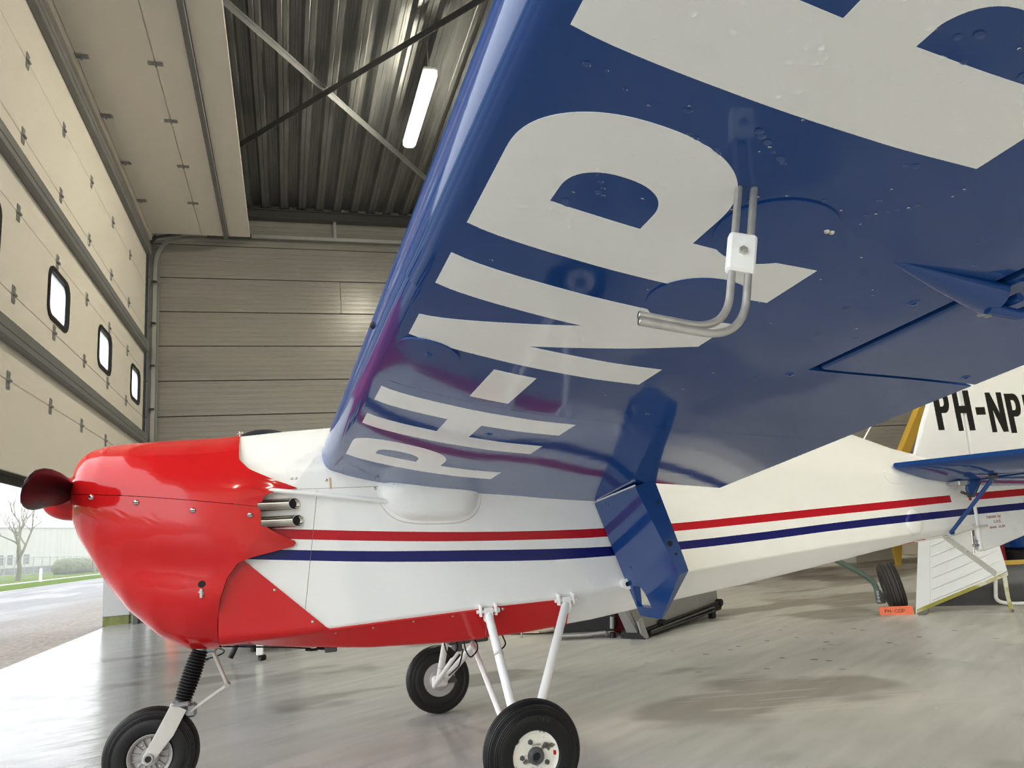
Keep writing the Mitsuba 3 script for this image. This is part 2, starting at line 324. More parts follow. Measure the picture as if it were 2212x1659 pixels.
# ------------------------------------------------------------------ outdoors
add('ground', cbox([-60, -60, -.3], [-2.56, 260, -.012], .01), 'm_asphalt'); structure('ground', 'wet grey asphalt apron outside the door')
def strip(x0, x1, z0, z1, y0=-40, y1=260, t=.3):
    return hullpts([[x, y, z] for x, z in ((x0, z0), (x1, z1), (x0, z0 - t), (x1, z1 - t)) for y in (y0, y1)])
add('ground_grass', cat(strip(-14.6, -17.6, 0.0, .14), strip(-19.4, -40, .16, .75)), 'm_grass', kind=None) if False else add('ground_grass', cat(strip(-14.6, -17.5, 0.0, .16), strip(-19.2, -60, .17, 1.6)), 'm_grass')
structure('ground_grass', 'green grass verge beyond the wet apron')
add('ground_path', strip(-17.48, -19.22, .165, .18), 'm_path'); structure('ground_path', 'pale footpath through the grass verge')
principled('m_bldg', proc(lambda p, n, uv: mix(C3(0.33, 0.33, 0.29), C3(0.38, 0.38, 0.34), fbm(p.x * 1.7 + p.y * 1.7, p.z * .15, 0, 3))), 0.6)
principled('m_bldg_dark', (0.05, 0.055, 0.065), 0.3)
principled('m_bark', (0.15, 0.145, 0.10), 0.8)
principled('m_hedge', proc(lambda p, n, uv: mix(C3(0.07, 0.09, 0.05), C3(0.12, 0.13, 0.075), fbm(p.x * 3, p.y * 3, p.z * 3, 3))), 0.9)
principled('m_fence', (0.22, 0.24, 0.23), 0.5)
# building: long pale hall seen obliquely
B0, B1 = np.array([-62., 60., .9]), np.array([-25., 152., 1.0])
bd = (B1 - B0) / np.linalg.norm(B1 - B0); bn = np.array([-bd[1], bd[0], 0]); BL = np.linalg.norm(B1 - B0)
def bbx(s0, s1, n0, n1, z0, z1): return place(cbox([s0, n0, z0], [s1, n1, z1], .02), [B0[0], B0[1], 0], bd, bn, (0, 0, 1))
lab('hall_building', 'long pale hall behind the grass, with dark windows low on its wall', 'building')
for i in range(18):
    add('hall_building__panel', bbx(i * BL / 18 + .003, (i + 1) * BL / 18 - .003, 0, .15, 1.6, 7.1), 'm_bldg')
add('hall_building__body', bbx(0, BL, .1, 30, .4, 7.05), 'm_bldg')
labels[add('hall_building__plinth', bbx(0, BL, -.06, .1, .3, 1.6), 'm_bldg_dark')] = {'label': 'dark plinth'}
add('hall_building__roof_edge', bbx(-.2, BL + .2, -.12, .3, 7.05, 7.25), 'm_fence')
for s0, s1 in ((63.9, 64.9), (65.6, 66.6), (67.2, 68.25), (68.65, 69.8)):
    add('hall_building__window', bbx(s0 + .7, s1 + .7, -.03, .1, 2.0, 3.4), 'm_bldg_dark')
# trees (bare)
def tree(key, base, H, seed, label):
    r = np.random.default_rng(seed); segs = []; trunk = []
    def grow(p, d, L, rad, lev):
        pts = [p]; q = p.copy(); dd = d.copy()
        for i in range(4):
            dd = dd + r.normal(0, .12, 3); dd[2] += .05; dd /= np.linalg.norm(dd); q = q + dd * L / 4; pts.append(q)
        (trunk if lev == 0 else segs).append(tube(pts, np.linspace(rad, rad * .6, 5), 7 if lev < 2 else 4, lev < 2))
        if lev < 5:
            for i in range(3 if lev < 4 else 2):
                a = r.uniform(0, 6.283); t = r.uniform(.45, .95)
                side = np.array([math.cos(a), math.sin(a), .35]); nd = dd * t + side * (1 - t) * 1.6 + [0, 0, .1]; nd /= np.linalg.norm(nd)
                grow(pts[-1 - (i > 0 and r.integers(0, 2))], nd, L * r.uniform(.62, .82), rad * .58, lev + 1)
    grow(np.array(base, float), np.array([0, 0, 1.0]), H * .28, H * .026, 0)
    add(key + '__trunk', cat(*trunk), 'm_bark', 40)
    k = add(key + '__branches', cat(*segs), 'm_bark'); labels[k] = {'kind': 'stuff'}
    lab(key, label, 'tree')
tree('bare_tree', (-21.7, 73.5, .28), 8.6, 3, 'bare tree with a forked trunk in front of the pale hall, left of the nose')
tree('bare_tree_001', (-21.9, 101.0, .28), 9.0, 5, 'bare tree further along the verge, half hidden behind the red nose')
# fence
lab('wire_fence', 'low wire mesh fence with grey posts along the verge', 'fence')
for i in range(28):
    y = 45 + i * 3.2; x = -27.5 - .02 * i
    add('wire_fence__post', rod([x, y, .45], [x, y, 2.6], .04, 8), 'm_fence')
wires = [rod([-27.5, 45, z], [-28.1, 132, z], .012, 4) for z in np.linspace(.75, 2.5, 9)]
labels[add('wire_fence__wire', cat(*wires), 'm_fence')] = {'kind': 'stuff'}
add('wire_fence__rail', rod([-27.5, 45, 2.55], [-28.1, 132, 2.55], .03, 6), 'm_fence')
# hedge and marker post
def blob(c, s, seed, k=3, amp=.25):
    m = trimesh.creation.icosphere(subdivisions=k); v = np.array(m.vertices)
    f = meshkit.fbm(v * 2.5 + seed) if hasattr(meshkit, 'fbm') else 0
    m.vertices = v * (1 + amp * (np.asarray(f) - .5))[:, None] * s + c; return m
add('hedge', cat(*[blob((-24.6 + .4 * r_, 99 + 1.1 * i, 1.15 + .15 * r_), (1.3, 1.5, 1.0), i) for i, r_ in enumerate(np.random.default_rng(1).uniform(-.3, .3, 20))]), 'm_hedge', True)
lab('hedge', 'dark green clipped hedge behind the wire fence', 'hedge', None, 'stuff')
add('shrub', cat(*[blob((-34.5 + a, 56 + b, 1.3), (1.3, 1.6, .8), i + 40) for i, (a, b) in enumerate(((0, 0), (.6, 1.5), (-.4, -2))) ]), 'm_shrub' if False else 'm_hedge', True)
lab('shrub', 'low brownish shrub at the left edge before the hall', 'shrub')
add('marker_post', cat(cbox([-17.38, 63.45, .1], [-17.22, 63.61, 1.05], .02), hullpts([[-17.38, 63.45, 1.05], [-17.22, 63.45, 1.05], [-17.38, 63.61, 1.05], [-17.22, 63.61, 1.05], [-17.3, 63.53, 1.12]])), 'm_jamb')
lab('marker_post', 'short white marker post standing in the grass verge', 'post')


# ground_mist: drizzle haze over the verge
scene['haze'] = {'type': 'cube', 'to_world': T().translate([-60, 110, 12]).scale([52, 86, 11.7]), 'bsdf': {'type': 'null'},
                 'interior': {'type': 'homogeneous', 'albedo': C(.98, .98, .98), 'sigma_t': .0027}}
structure('haze', 'pale drizzle haze hanging over the verge and the hall')
# ------------------------------------------------------------------ the aeroplane: materials
RED, BLUE, NAVY, WHITE = (0.52, 0.010, 0.012), (0.007, 0.046, 0.185), (0.006, 0.008, 0.11), (0.80, 0.80, 0.78)
from scipy.interpolate import PchipInterpolator as _P
def pl(x, xs, ys):
    f_ = _P(xs, ys); xs = np.linspace(xs[0], xs[-1], 30).tolist(); ys = [float(q) for q in f_(xs)]
    r = mi.Float(ys[0])
    for a, b, u, v in zip(xs, xs[1:], ys, ys[1:]): r = r + dr.clip((x - a) / (b - a), 0, 1) * (v - u)
    return r
SX = [-.25, .04, .33, .68, 1.03, 1.28, 1.58, 2.08, 2.52, 2.98, 3.36, 3.94, 4.3]
RU = [.96, .931, .903, .875, .856, .8485, .8465, .8555, .8645, .873, .880, .887, .890]
RL = [.925, .895, .867, .840, .822, .8135, .8135, .8205, .8285, .836, .8435, .849, .852]
BU = [.885, .856, .829, .805, .783, .773, .768, .777, .790, .799, .8025, .810, .813]
BL_ = [.850, .819, .790, .763, .740, .735, .734, .742, .755, .762, .767, .773, .776]
def f_fus(p, n, uv):
    col = C3(*WHITE); x, z = p.x, p.z; w = 0.0006
    red = smoothstep(-w, w, pl(x, SX, RU) - z) * smoothstep(-w, w, z - pl(x, SX, RL))
    red = red * (1 - smoothstep(3.375 - w, 3.375 + w, x + (z - .86) * .12) * (1 - smoothstep(3.535, 3.537, x)))
    col = mix(col, C3(.42, .007, .016), red)
    blu = smoothstep(-w, w, pl(x, SX, BU) - z) * smoothstep(-w, w, z - pl(x, SX, BL_))
    col = mix(col, C3(*NAVY), blu)
    seam = (1 - smoothstep(.0008, .0016, dr.abs(x - (.06 + (z - .646) * .1206)))) * smoothstep(.64, .65, z) * (1 - smoothstep(1.066, 1.07, z))
    seam2 = (1 - smoothstep(.0006, .0014, dr.abs(z - (1.079 - .02 * x)))) * smoothstep(.02, .03, x) * (1 - smoothstep(.335, .34, x))
    col = mix(col, C3(.12, .12, .12), .75 * dr.maximum(seam, seam2))
    rust = (1 - smoothstep(.002, .006, dr.abs(x - .160 - .04 * (1.11 - z)))) * smoothstep(1.066, 1.08, z) * (1 - smoothstep(1.112, 1.118, z)) * smoothstep(2.0, 2.5, p.y)
    col = mix(col, C3(.5, .26, .05), .75 * rust)
    return col
AP = 'aeroplane'
PAINT = dict(specular=0.45, clearcoat=0.25, clearcoat_gloss=0.97)
principled('m_fus', proc(f_fus), 0.26, specular=.32)
principled('m_white', WHITE, 0.26, **PAINT)
principled('m_letter', (0.80, 0.80, 0.78), 0.12, **PAINT)
principled('m_red', RED, 0.10, **PAINT)
principled('m_red_strip', (.42, .007, .016), .22)
def wet(p, n, uv): return 0.0003 * fbm(p.x * 26, p.y * 9, p.z * 9, 3)
bump('m_blue', {'type': 'principled', 'base_color': C(*BLUE), 'roughness': 0.07, **PAINT}, lambda p, n, uv: 0.00022 * fbm(p.x * 10, p.y * 17, 3.0, 3), eps=2e-3)
principled('m_blue_plain', BLUE, 0.10, **PAINT)
principled('m_prop', (0.012, 0.004, 0.007), 0.3, specular=0.3)
principled('m_chrome', (0.62, 0.60, 0.57), 0.12, metallic=1.0)
principled('m_exh', proc(lambda p, n, uv: mix(C3(.34, .30, .27), C3(.62, .60, .56), smoothstep(-.06, .01, p.x))), 0.16, metallic=1.0)
principled('m_matt_black', (0.008, 0.008, 0.008), 0.7)  # matt black, also stands in for shade in gaps, bores and holes
principled('m_alu', proc(lambda p, n, uv: mix(C3(.42, .41, .39), C3(.58, .57, .55), fbm(p.x * 70, p.y * 70, p.z * 70, 2))), 0.42, metallic=0.75)
principled('m_cast', (0.40, 0.39, 0.38), 0.45, metallic=0.5)
principled('m_hubwhite', proc(lambda p, n, uv: mix(C3(.70, .68, .60), C3(.10, .08, .06), smoothstep(.56, .70, fbm(p.x * 38, p.y * 38, p.z * 38, 3)))), 0.45)
principled('m_screw', (0.60, 0.58, 0.54), 0.25, metallic=1.0)
principled('m_silverpaint', (0.55, 0.54, 0.50), 0.4)
principled('m_ink', (0.008, 0.008, 0.006), 0.3)
principled('m_inkred', (0.22, 0.06, 0.05), 0.4)
lab(AP, 'small red, white and blue single-seat aeroplane with its nose towards the raised door', 'aeroplane')
def part(name, mesh, m, smooth=False, label=None):
    k = add(AP + '__' + name, mesh, m, smooth)
    if label: labels[k] = {'label': label}
    return k
YC = 3.21

# ------------------------------------------------------------------ fuselage loft
fx  = [-.16, .0, .3, .6, .9, 1.2, 1.6, 2.0, 2.4, 2.8, 3.1, 3.35, 3.56]
fw  = [.305, .312, .318, .325, .324, .320, .290, .248, .196, .146, .106, .066, .020]
fzt = [1.325, 1.338, 1.355, 1.37, 1.38, 1.39, 1.40, 1.385, 1.33, 1.255, 1.15, 1.085, 1.03]
fzs = [1.10, 1.10, 1.09, 1.08, 1.08, 1.08, 1.07, 1.06, 1.04, 1.01, .985, .965, .95]
fzl = [.560, .562, .574, .583, .588, .600, .632, .655, .675, .690, .700, .705, .71]
fzb = [.540, .516, .484, .468, .468, .484, .520, .552, .590, .632, .660, .678, .69]
fwb = [.20, .22, .235, .235, .235, .23, .20, .165, .125, .09, .06, .035, .012]
def F(x, t): return float(np.interp(x, fx, t))
def half_section(x, off=0.0):
    w, zt, zs_, zl, zb, wb = (F(x, t) for t in (fw, fzt, fzs, fzl, fzb, fwb))
    P = []
    k = float(np.interp(x, [0.5, 2.2, 2.8], [2.2, 1.7, 1.35]))
    for a in np.linspace(math.pi / 2, 0, 14): P.append((w * math.cos(a) ** (2 / k), zs_ + (zt - zs_) * math.sin(a) ** (2 / k)))
    for t in (.15, .3, .5, .7, .85): P.append((w * (1 + .012 * math.sin(math.pi * t)), zs_ + (zl + .012 - zs_) * t))
    P += [(w, zl + .012), (w - .002, zl + .004), (w - .008, zl - .003)]
    for t in (.25, .5, .75): P.append((w - .008 + (wb + .006 - w + .008) * t, zl - .003 + (zb + .004 - zl + .003) * t))
    P += [(wb + .006, zb + .004), (wb - .002, zb), (wb * .5, zb - .003), (0, zb - .004)]
    P = np.array(P)
    if x < .2:
        t = (.2 - x) / .36; P[19:, 0] *= 1 - .16 * t * np.linspace(0, 1, len(P) - 19) - .03 * t; P[14:19, 0] -= .008 * t * np.linspace(0, 1, 5)
    return P
def ring(x, off=0.0):
    h = half_section(x)
    L = [[x, YC - d, z] for d, z in h]; R = [[x, YC + d, z] for d, z in h[-2:0:-1]]
    return L + R
xs = sorted(set(np.round(np.linspace(-.16, 3.56, 70), 3).tolist() + fx + [-.185]))
part('fuselage', loft([ring(x) for x in xs]), 'm_fus', 28, 'white fuselage with a red and a navy stripe')
def side_y(x, z):
    h = half_section(x); o = np.argsort(h[14:, 1]); return YC - float(np.interp(z, h[14:, 1][o], h[14:, 0][o])) if z < h[13, 1] else YC - float(np.interp(z, h[:14, 1][::-1], h[:14, 0][::-1]))

# red belly fairing: shell over the lower section
def zline(x): return float(np.interp(x, [-.24, -.15, .14, .731, .75], [.90, .835, .568, .582, .584]))
def belly(x0, x1, off=.008):
    rings = []
    for x in np.linspace(x0, x1, 60):
        h = half_section(max(x, -.16)).copy()
        zl = zline(x); s = np.r_[0, np.cumsum(np.linalg.norm(np.diff(h, axis=0), axis=1))]
        i = np.argmax(h[:, 1] < zl); f = (h[i - 1, 1] - zl) / (h[i - 1, 1] - h[i, 1] + 1e-9); s0 = s[i - 1] + f * (s[i] - s[i - 1])
        sm = max(s0 + .02, s[21]); q = np.r_[np.linspace(s0, sm, 30), np.linspace(sm, s[-1], 35)[1:]]; q2 = np.stack([np.interp(q, s, h[:, 0]), np.interp(q, s, h[:, 1])], 1)
        d = np.gradient(q2, axis=0); nn = np.stack([-d[:, 1], d[:, 0]], 1); nn /= np.linalg.norm(nn, axis=1)[:, None] + 1e-9
        o = q2 + nn * off; o[-1, 0] = 0
        lo = [[x, YC - a, b] for a, b in o] + [[x, YC + a, b] for a, b in o[-2::-1]]
        inn = [[x, YC + a, b] for a, b in q2] + [[x, YC - a, b] for a, b in q2[-2::-1]]
        rings.append(lo + inn)
    return loft(rings)
part('belly_fairing', belly(-.235, .738), 'm_red', 30, 'red belly fairing under the nose')
part('belly_fairing', belly(.742, 1.085, .004), 'm_red', 30, 'red belly panel between the undercarriage legs')
for x, z in ((-.045, .722), (.085, .598), (.165, .553), (.30, .557), (.45, .564), (.6, .568), (.70, .571), (.80, .572), (1.03, .577)):
    part('screw', bolt((x, side_y(max(x, -.16), z) - .005, z), (0, -1, -.25 if z < .6 else 0), .007, .005), 'm_screw')

# ------------------------------------------------------------------ cowling
cxk = [-.762, -.75, -.73, -.70, -.64, -.55, -.45, -.35, -.25, -.16, -.05, .05]
cW  = [.095, .15, .195, .235, .285, .325, .350, .360, .364, .366, .352, .320]
cT  = [.10, .135, .16, .182, .205, .222, .240, .258, .276, .297, .31, .32]      # top above the split
cB  = [.06, .12, .165, .21, .31, .415, .495, .535, .528, .50, .48, .46]         # bottom below the split
def czs(x): return float(np.interp(x, [-.77, -.7, -.5, -.32, -.1, .06], [1.118, 1.108, 1.083, 1.057, 1.022, 1.0]))
def cowl_pt(x, phi, k=2.5):
    "phi from +90 (top) to -90 (bottom), near (-Y) side positive y"
    W, Tt, B = (float(np.interp(x, cxk, t)) for t in (cW, cT, cB)); zs0 = czs(x)
    c, s = math.cos(phi), math.sin(phi)
    if s >= 0:
        ku = float(np.interp(x, [-.7, -.3, -.1], [2.2, 2.0, 2.2]))
        return np.array([W * abs(c) ** (2 / ku), zs0 + Tt * abs(s) ** (2 / ku)])
    kb = float(np.interp(x, [-.7, -.3], [2.4, 3.1]))
    d, z = W * abs(c) ** (2 / kb), zs0 - B * abs(s) ** (2 / kb)
    # cheek: the exhaust shelf pulls the flank in a little below the split
    d -= .022 * float(np.interp(x, [-.7, -.45, -.2, 0], [.3, .9, .7, 0])) * math.exp(-((z - (zs0 - .24)) / .07) ** 2)
    return np.array([d, z])
def rear_x(z, upper):
    if upper: return float(np.interp(z, [.95, 1.03, 1.06, 1.075, 1.083, 1.11, 1.16, 1.20, 1.30, 1.4], [-.09, -.088, -.075, -.035, .045, -.03, -.13, -.165, -.17, -.17]))
    return float(np.interp(z, [.4, .55, .64, .71, .78, .83, .845, .872, .888, .905, .94, .97, 1.03, 1.1], [-.243, -.243, -.238, -.228, -.205, -.168, -.12, .022, .034, .0, -.062, -.088, -.092, -.092]))
def cowl(upper, off=0.0):
    ph = np.linspace(math.pi / 2, 0, 44) if upper else -np.r_[np.linspace(0, .6, 60), np.linspace(.6, math.pi / 2, 26)[1:]]
    rows = []
    for sgn in (1, -1):
        rr = []
        for a in ph:
            xr = 0.0
            for _ in range(12):
                d, z = cowl_pt(xr, a); xr = .5 * xr + .5 * rear_x(z, upper)
            t = np.linspace(0, 1, 40) ** 1.35
            line = []
            for xx in -.762 + t * (xr + .762):
                d, z = cowl_pt(xx, a); line.append([xx, YC - sgn * d, z])
            rr.append(line)
        rows.append(np.array(rr))
    near, far = rows
    G = np.vstack([far[::-1], near[1:]]) if upper else np.vstack([near, far[::-1][1:]])
    k, n = G.shape[:2]; V = G.reshape(-1, 3); Fc = []
    for i in range(k - 1):
        for j in range(n - 1):
            a0 = i * n + j; Fc += [[a0, a0 + 1, a0 + n + 1], [a0, a0 + n + 1, a0 + n]]
    m = trimesh.Trimesh(V, Fc, process=False)
    nrm = np.zeros_like(V); fa = np.cross(V[m.faces[:, 1]] - V[m.faces[:, 0]], V[m.faces[:, 2]] - V[m.faces[:, 0]])
    for q in range(3): np.add.at(nrm, m.faces[:, q], fa)
    nrm /= np.linalg.norm(nrm, axis=1)[:, None] + 1e-12
    ctr = np.array([-.3, YC, .95]); 
    if ((V - ctr) * nrm).sum() < 0: nrm = -nrm; m.invert()
    inner = V - nrm * .004; nv = len(V); rim = []
    idx = np.arange(k * n).reshape(k, n)
    edge = list(idx[0]) + list(idx[1:, -1]) + list(idx[-1, -2::-1]) + list(idx[-2:0:-1, 0])
    for a, b in zip(edge, edge[1:] + edge[:1]): rim += [[a, b, b + nv], [a, b + nv, a + nv]]
    return trimesh.Trimesh(np.vstack([V, inner]), np.vstack([m.faces, m.faces[:, ::-1] + nv, rim]), process=False)
part('cowling_upper', cowl(True), 'm_red', 40, 'glossy red upper engine cowling')
lowc = cowl(False); lowc.vertices[:, 2] -= .0018
part('cowling_lower', lowc, 'm_red', 40, 'glossy red lower engine cowling with an air scoop')
part('nose_bulkhead', lathe([(0, 0), (.12, 0), (.12, .01), (0, .01)], 40, (-.748, YC, 1.115), (1, 0, 0)), 'm_matt_black')
part('firewall', cbox([-.20, YC - .26, .58], [-.19, YC + .26, 1.22], .002), 'm_matt_black')
for x in (-.655, -.50, -.315, -.125):
    d, z = cowl_pt(x, -.016); nn = np.array([-.35 if x < -.6 else 0, -1, 0])
    k = part('fastener', lathe([(0, .006), (.006, .0055), (.009, .003), (.0105, 0), (.0105, -.003)], 16, (x, YC - d - .002, z), nn), 'm_screw', True)
    labels[k] = {'label': 'bright slotted fastener on the cowling joint'}
    add(k + '__slot', cbox([x - .0075, YC - d - .0088, z - .0013], [x + .0075, YC - d - .0072, z + .0013], .0003), 'm_matt_black')
# drain hole, clips on the lower cowl
d, z = cowl_pt(-.275, -.72)
def cowl_at(x, z):
    a = np.linspace(0, -math.pi / 2, 200); q = np.array([cowl_pt(x, t) for t in a]); return YC - float(np.interp(-z, -q[:, 1], q[:, 0]))
part('drain_hole', lathe([(0, .002), (.0115, .002), (.0125, 0)], 20, (-.287, cowl_at(-.287, .765) - .001, .765), (0, -1, -.25)), 'm_matt_black')
part('latch', cat(lathe([(0, .006), (.008, .005), (.011, 0)], 16, (-.288, cowl_at(-.288, .735), .735), (0, -1, -.3)), cbox([-.293, cowl_at(-.288, .735) - .009, .718], [-.283, cowl_at(-.288, .735) - .004, .752], .002)), 'm_screw', 30)
part('latch', cat(cbox([-.335, YC - .19, .566], [-.295, YC - .165, .576], .003), rod([-.33, YC - .18, .57], [-.30, YC - .18, .565], .006, 8)), 'm_screw', 30)
part('top_latch', cat(rod([-.19, YC - .02, 1.335], [-.165, YC - .02, 1.345], .005), rod([-.178, YC - .02, 1.325], [-.178, YC - .02, 1.348], .004)), 'm_screw')

# ------------------------------------------------------------------ propeller and spinner
def spinner():
    pr = [(0, .105)] + [(.082 * math.sin(a) ** .8, .105 * math.cos(a)) for a in np.linspace(.15, 1.57, 14)] + [(.084, -.015), (.08, -.018), (0, -.018)]
    return lathe(pr, 36, (-.775, YC, 1.112), (-1, 0, .06))
kp = AP + '__propeller'
labels[add(kp, lathe([(0, .03), (.06, .03), (.06, -.03), (0, -.03)], 32, (-.785, YC, 1.112), (-1, 0, 0)), 'm_prop')] = {'label': 'dark maroon two-blade propeller'}
def blade(sgn):
    R = [.025, .065, .13, .21, .29, .37, .43, .48, .507, .52]; ch = [.08, .095, .118, .138, .148, .146, .134, .108, .07, .02]; ang = np.radians([62, 58, 50, 40, 33, 27, 24, 22, 21, 21])
    rings = []
    for r, c, a in zip(R, ch, ang):
        th = np.linspace(0, 2 * math.pi, 24, endpoint=False); tk = max(.013, .05 - .075 * r) if r < .6 else .008
        # chord along z rotated toward x (pitch)
        pts = np.stack([c / 2 * np.cos(th), tk / 2 * np.sin(th) * (1 + .3 * np.cos(th))], 1)
        dz_, dx = pts[:, 0] * math.cos(a) - pts[:, 1] * math.sin(a), pts[:, 0] * math.sin(a) + pts[:, 1] * math.cos(a)
        # (blade plane: face z almost) use pitch from the disc plane
        rings.append(np.stack([-.790 + sgn * dx, np.full(24, YC - sgn * r), 1.114 + .01 * (r / .52) * sgn + sgn * dz_], 1))
    return loft(rings)
add(kp + '__blade', blade(1), 'm_prop', 50); add(kp + '__blade', blade(-1), 'm_prop', 50)
labels[add(kp + '__spinner', spinner(), 'm_red', 40)] = {'label': 'red pointed spinner'}

# ------------------------------------------------------------------ exhausts
def pipe(p, L, r, ang=.5):
    n = 28; th = np.arange(n) * 2 * np.pi / n; out = []
    for rr, flip in ((r, 0), (r - .0022, 1)):
        a = np.stack([np.full(n, p[0] - L), p[1] + rr * np.cos(th), p[2] + rr * np.sin(th)], 1)
        b = a.copy(); b[:, 0] = p[0] - ang * (p[1] - b[:, 1]) * -1.0
        b[:, 0] = p[0] + ang * (b[:, 1] - p[1])
        out.append((a, b))
    (a, b), (c, d) = out
    return loft([a, b, d, c], cap0=False, cap1=False), trimesh.convex.convex_hull(np.vstack([d + [-.012, 0, 0], d + [-.014, 0, 0]]))
for x, z in ((.028, 1.024), (.040, .962)):
    m, plug = pipe((x, 2.871, z), .128, .0215, 1.0)
    k = part('exhaust_pipe', m, 'm_exh', 40); labels[k] = {'label': 'bare metal exhaust stub with a slanted end'}
    add(k + '__bore', plug, 'm_matt_black')
# push rod and blister
def yside(x, z, o=0.0): return side_y(x, z) - o
part('push_rod', tube([[-.16, 2.872, 1.082], [-.05, 2.87, 1.078], [.37, 2.868, 1.012], [.42, 2.88, 1.006]], .0085, 12), 'm_white', True, 'white rod along the flank into the blister')
def blister():
    # rounded teardrop pressed on the flank under the wing root
    O = np.array([[.355, 1.075], [.352, 1.03], [.375, .985], [.41, .955], [.47, .935], [.56, .927], [.63, .926], [.675, .937], [.705, .962], [.722, 1.0], [.735, 1.05], [.742, 1.09], [.6, 1.10], [.45, 1.10]])
    c = np.array([.54, 1.03]); rings = []
    from scipy.interpolate import splprep, splev
    tck, _ = splprep(np.vstack([O, O[:1]]).T, s=0, per=True); q = np.array(splev(np.linspace(0, 1, 60, endpoint=False), tck)).T
    for f, h in ((1.09, -.004), (1.09, .0025), (1.02, .003), (1.0, .006), (.97, .02), (.9, .038), (.78, .05), (.6, .057), (.35, .061), (.1, .062)):
        pq = c + (q - c) * f
        rings.append([[x, yside(x, min(z, 1.075)) - h, z] for x, z in pq])
    return loft(rings, cap0=False)
part('blister', blister(), 'm_white', 50, 'white moulded blister on the flank under the wing')
flange = np.array([[.338, 1.06], [.338, 1.02], [.362, .976], [.40, .943], [.465, .923], [.56, .914], [.64, .914], [.69, .928], [.722, .956], [.738, .998], [.748, 1.03]])
from scipy.interpolate import make_interp_spline
fl_ = make_interp_spline(np.linspace(0, 1, len(flange)), flange, 3)(np.linspace(0, 1, 50))
part('blister_flange', tube([[x, yside(x, z) - .0008, z] for x, z in fl_], .0016, 6), 'm_silverpaint', True)
part('blister_patch', place(slab(rrect(-.02, -.02, .022, .02, .012), .004), (.402, yside(.4, 1.0) - .026, 1.004), (.93, -.36, 0), (0, 0, 1)), 'm_white')
for x, z in ((.145, 1.107), (.325, 1.065), (.02, 1.12), (.035, 1.12)):
    part('rivet', bolt((x, yside(x, z) - .001, z), (0, -1, 0), .0055, .004), 'm_screw' if x > .1 else 'm_silverpaint')
part('tube_stub', cat(lathe([(.0, -.05), (.019, -.05), (.019, .05), (.022, .051), (.022, .056), (.010, .056), (.010, .02), (0, .02)], 24, (1.322, yside(1.32, .625) + .0, .622), (-.1, -1, -.02))), 'm_white', 30, 'white tube stub sticking out of the lower flank')
part('tube_stub__bore', lathe([(0, .0), (.0095, .0), (.0095, .002), (0, .002)], 16, np.array((1.322, yside(1.32, .625), .622)) + np.array([-.1, -1, -.02]) * .045, (-.1, -1, -.02)), 'm_matt_black')
part('domed_cover', warp(place(slab(Point(0, 0).buffer(1, 24), .01, .15), (0, 0, 0), (1, 0, 0), (0, 0, 1)), lambda v: np.stack([3.055 + .060 * v[:, 0], np.array([yside(3.055 + .06 * a, .757 + .066 * c) for a, c in zip(v[:, 0], v[:, 2])]) - (.016 * np.sqrt(np.clip(1 - v[:, 0] ** 2 - v[:, 2] ** 2, 0, 1)) + np.where(v[:, 1] > -.005, -.004, .001)), .757 + .066 * v[:, 2]], 1)), 'm_fus', True, 'round domed cover on the rear flank')
part('antenna', tube([[2.93, YC, 1.20], [3.02, YC, 1.30], [3.06, YC, 1.34]], [.004, .0035, .003], 8), 'm_white')
# ------------------------------------------------------------------ port wing
WQ = np.array([.7, 2.9, 1.03]); WU = np.array([.978859, .021965, -.203354]); WV = np.array([.040976, -.995121, .089754]); WN = np.array([-.20039, -.096189, -.974983])
def wp(u, v, w): return WQ + np.multiply.outer(u, WU) + np.multiply.outer(v, WV) - np.multiply.outer(w, WN)
def te(v): return .72 - .11 * (v - 1.655)
LOW = np.array([(-.592, .078), (-.590, .062), (-.582, .042), (-.568, .022), (-.55, .009), (-.53, .0), (-.47, -.010), (-.38, -.016), (-.27, -.019), (-.15, -.017), (-.02, -.008), (.1, .003), (.2, .011), (.28, .018), (.36, .027), (.46, .040), (.58, .055), (.66, .064), (.72, .070)])
UPP = np.array([(-.592, .078), (-.588, .097), (-.575, .117), (-.55, .136), (-.5, .158), (-.42, .175), (-.32, .184), (-.2, .186), (-.05, .178), (.1, .163), (.2, .150), (.28, .138), (.36, .125), (.46, .108), (.58, .090), (.66, .079), (.72, .073)])
def us(u, v):  # aft part stretched to the trailing edge
    u = np.asarray(u, float); return np.where(u > .2, .2 + (u - .2) * (te(v) - .2) / .52, u)
def usi(u, v): u = np.asarray(u, float); return np.where(u > .2, .2 + (u - .2) * .52 / (te(v) - .2), u)
def low(u, v): return np.interp(usi(u, v), LOW[:, 0], LOW[:, 1])
def upp(u, v): return np.interp(usi(u, v), UPP[:, 0], UPP[:, 1])
from scipy.interpolate import PchipInterpolator
lowf, uppf = PchipInterpolator(LOW[1:, 0], LOW[1:, 1]), PchipInterpolator(UPP[1:, 0], UPP[1:, 1])
def low(u, v):
    u = usi(u, v); return np.where(u < -.59, .07, lowf(np.clip(u, -.59, .72)))
VH, VA, VT = .445, 1.655, 2.78
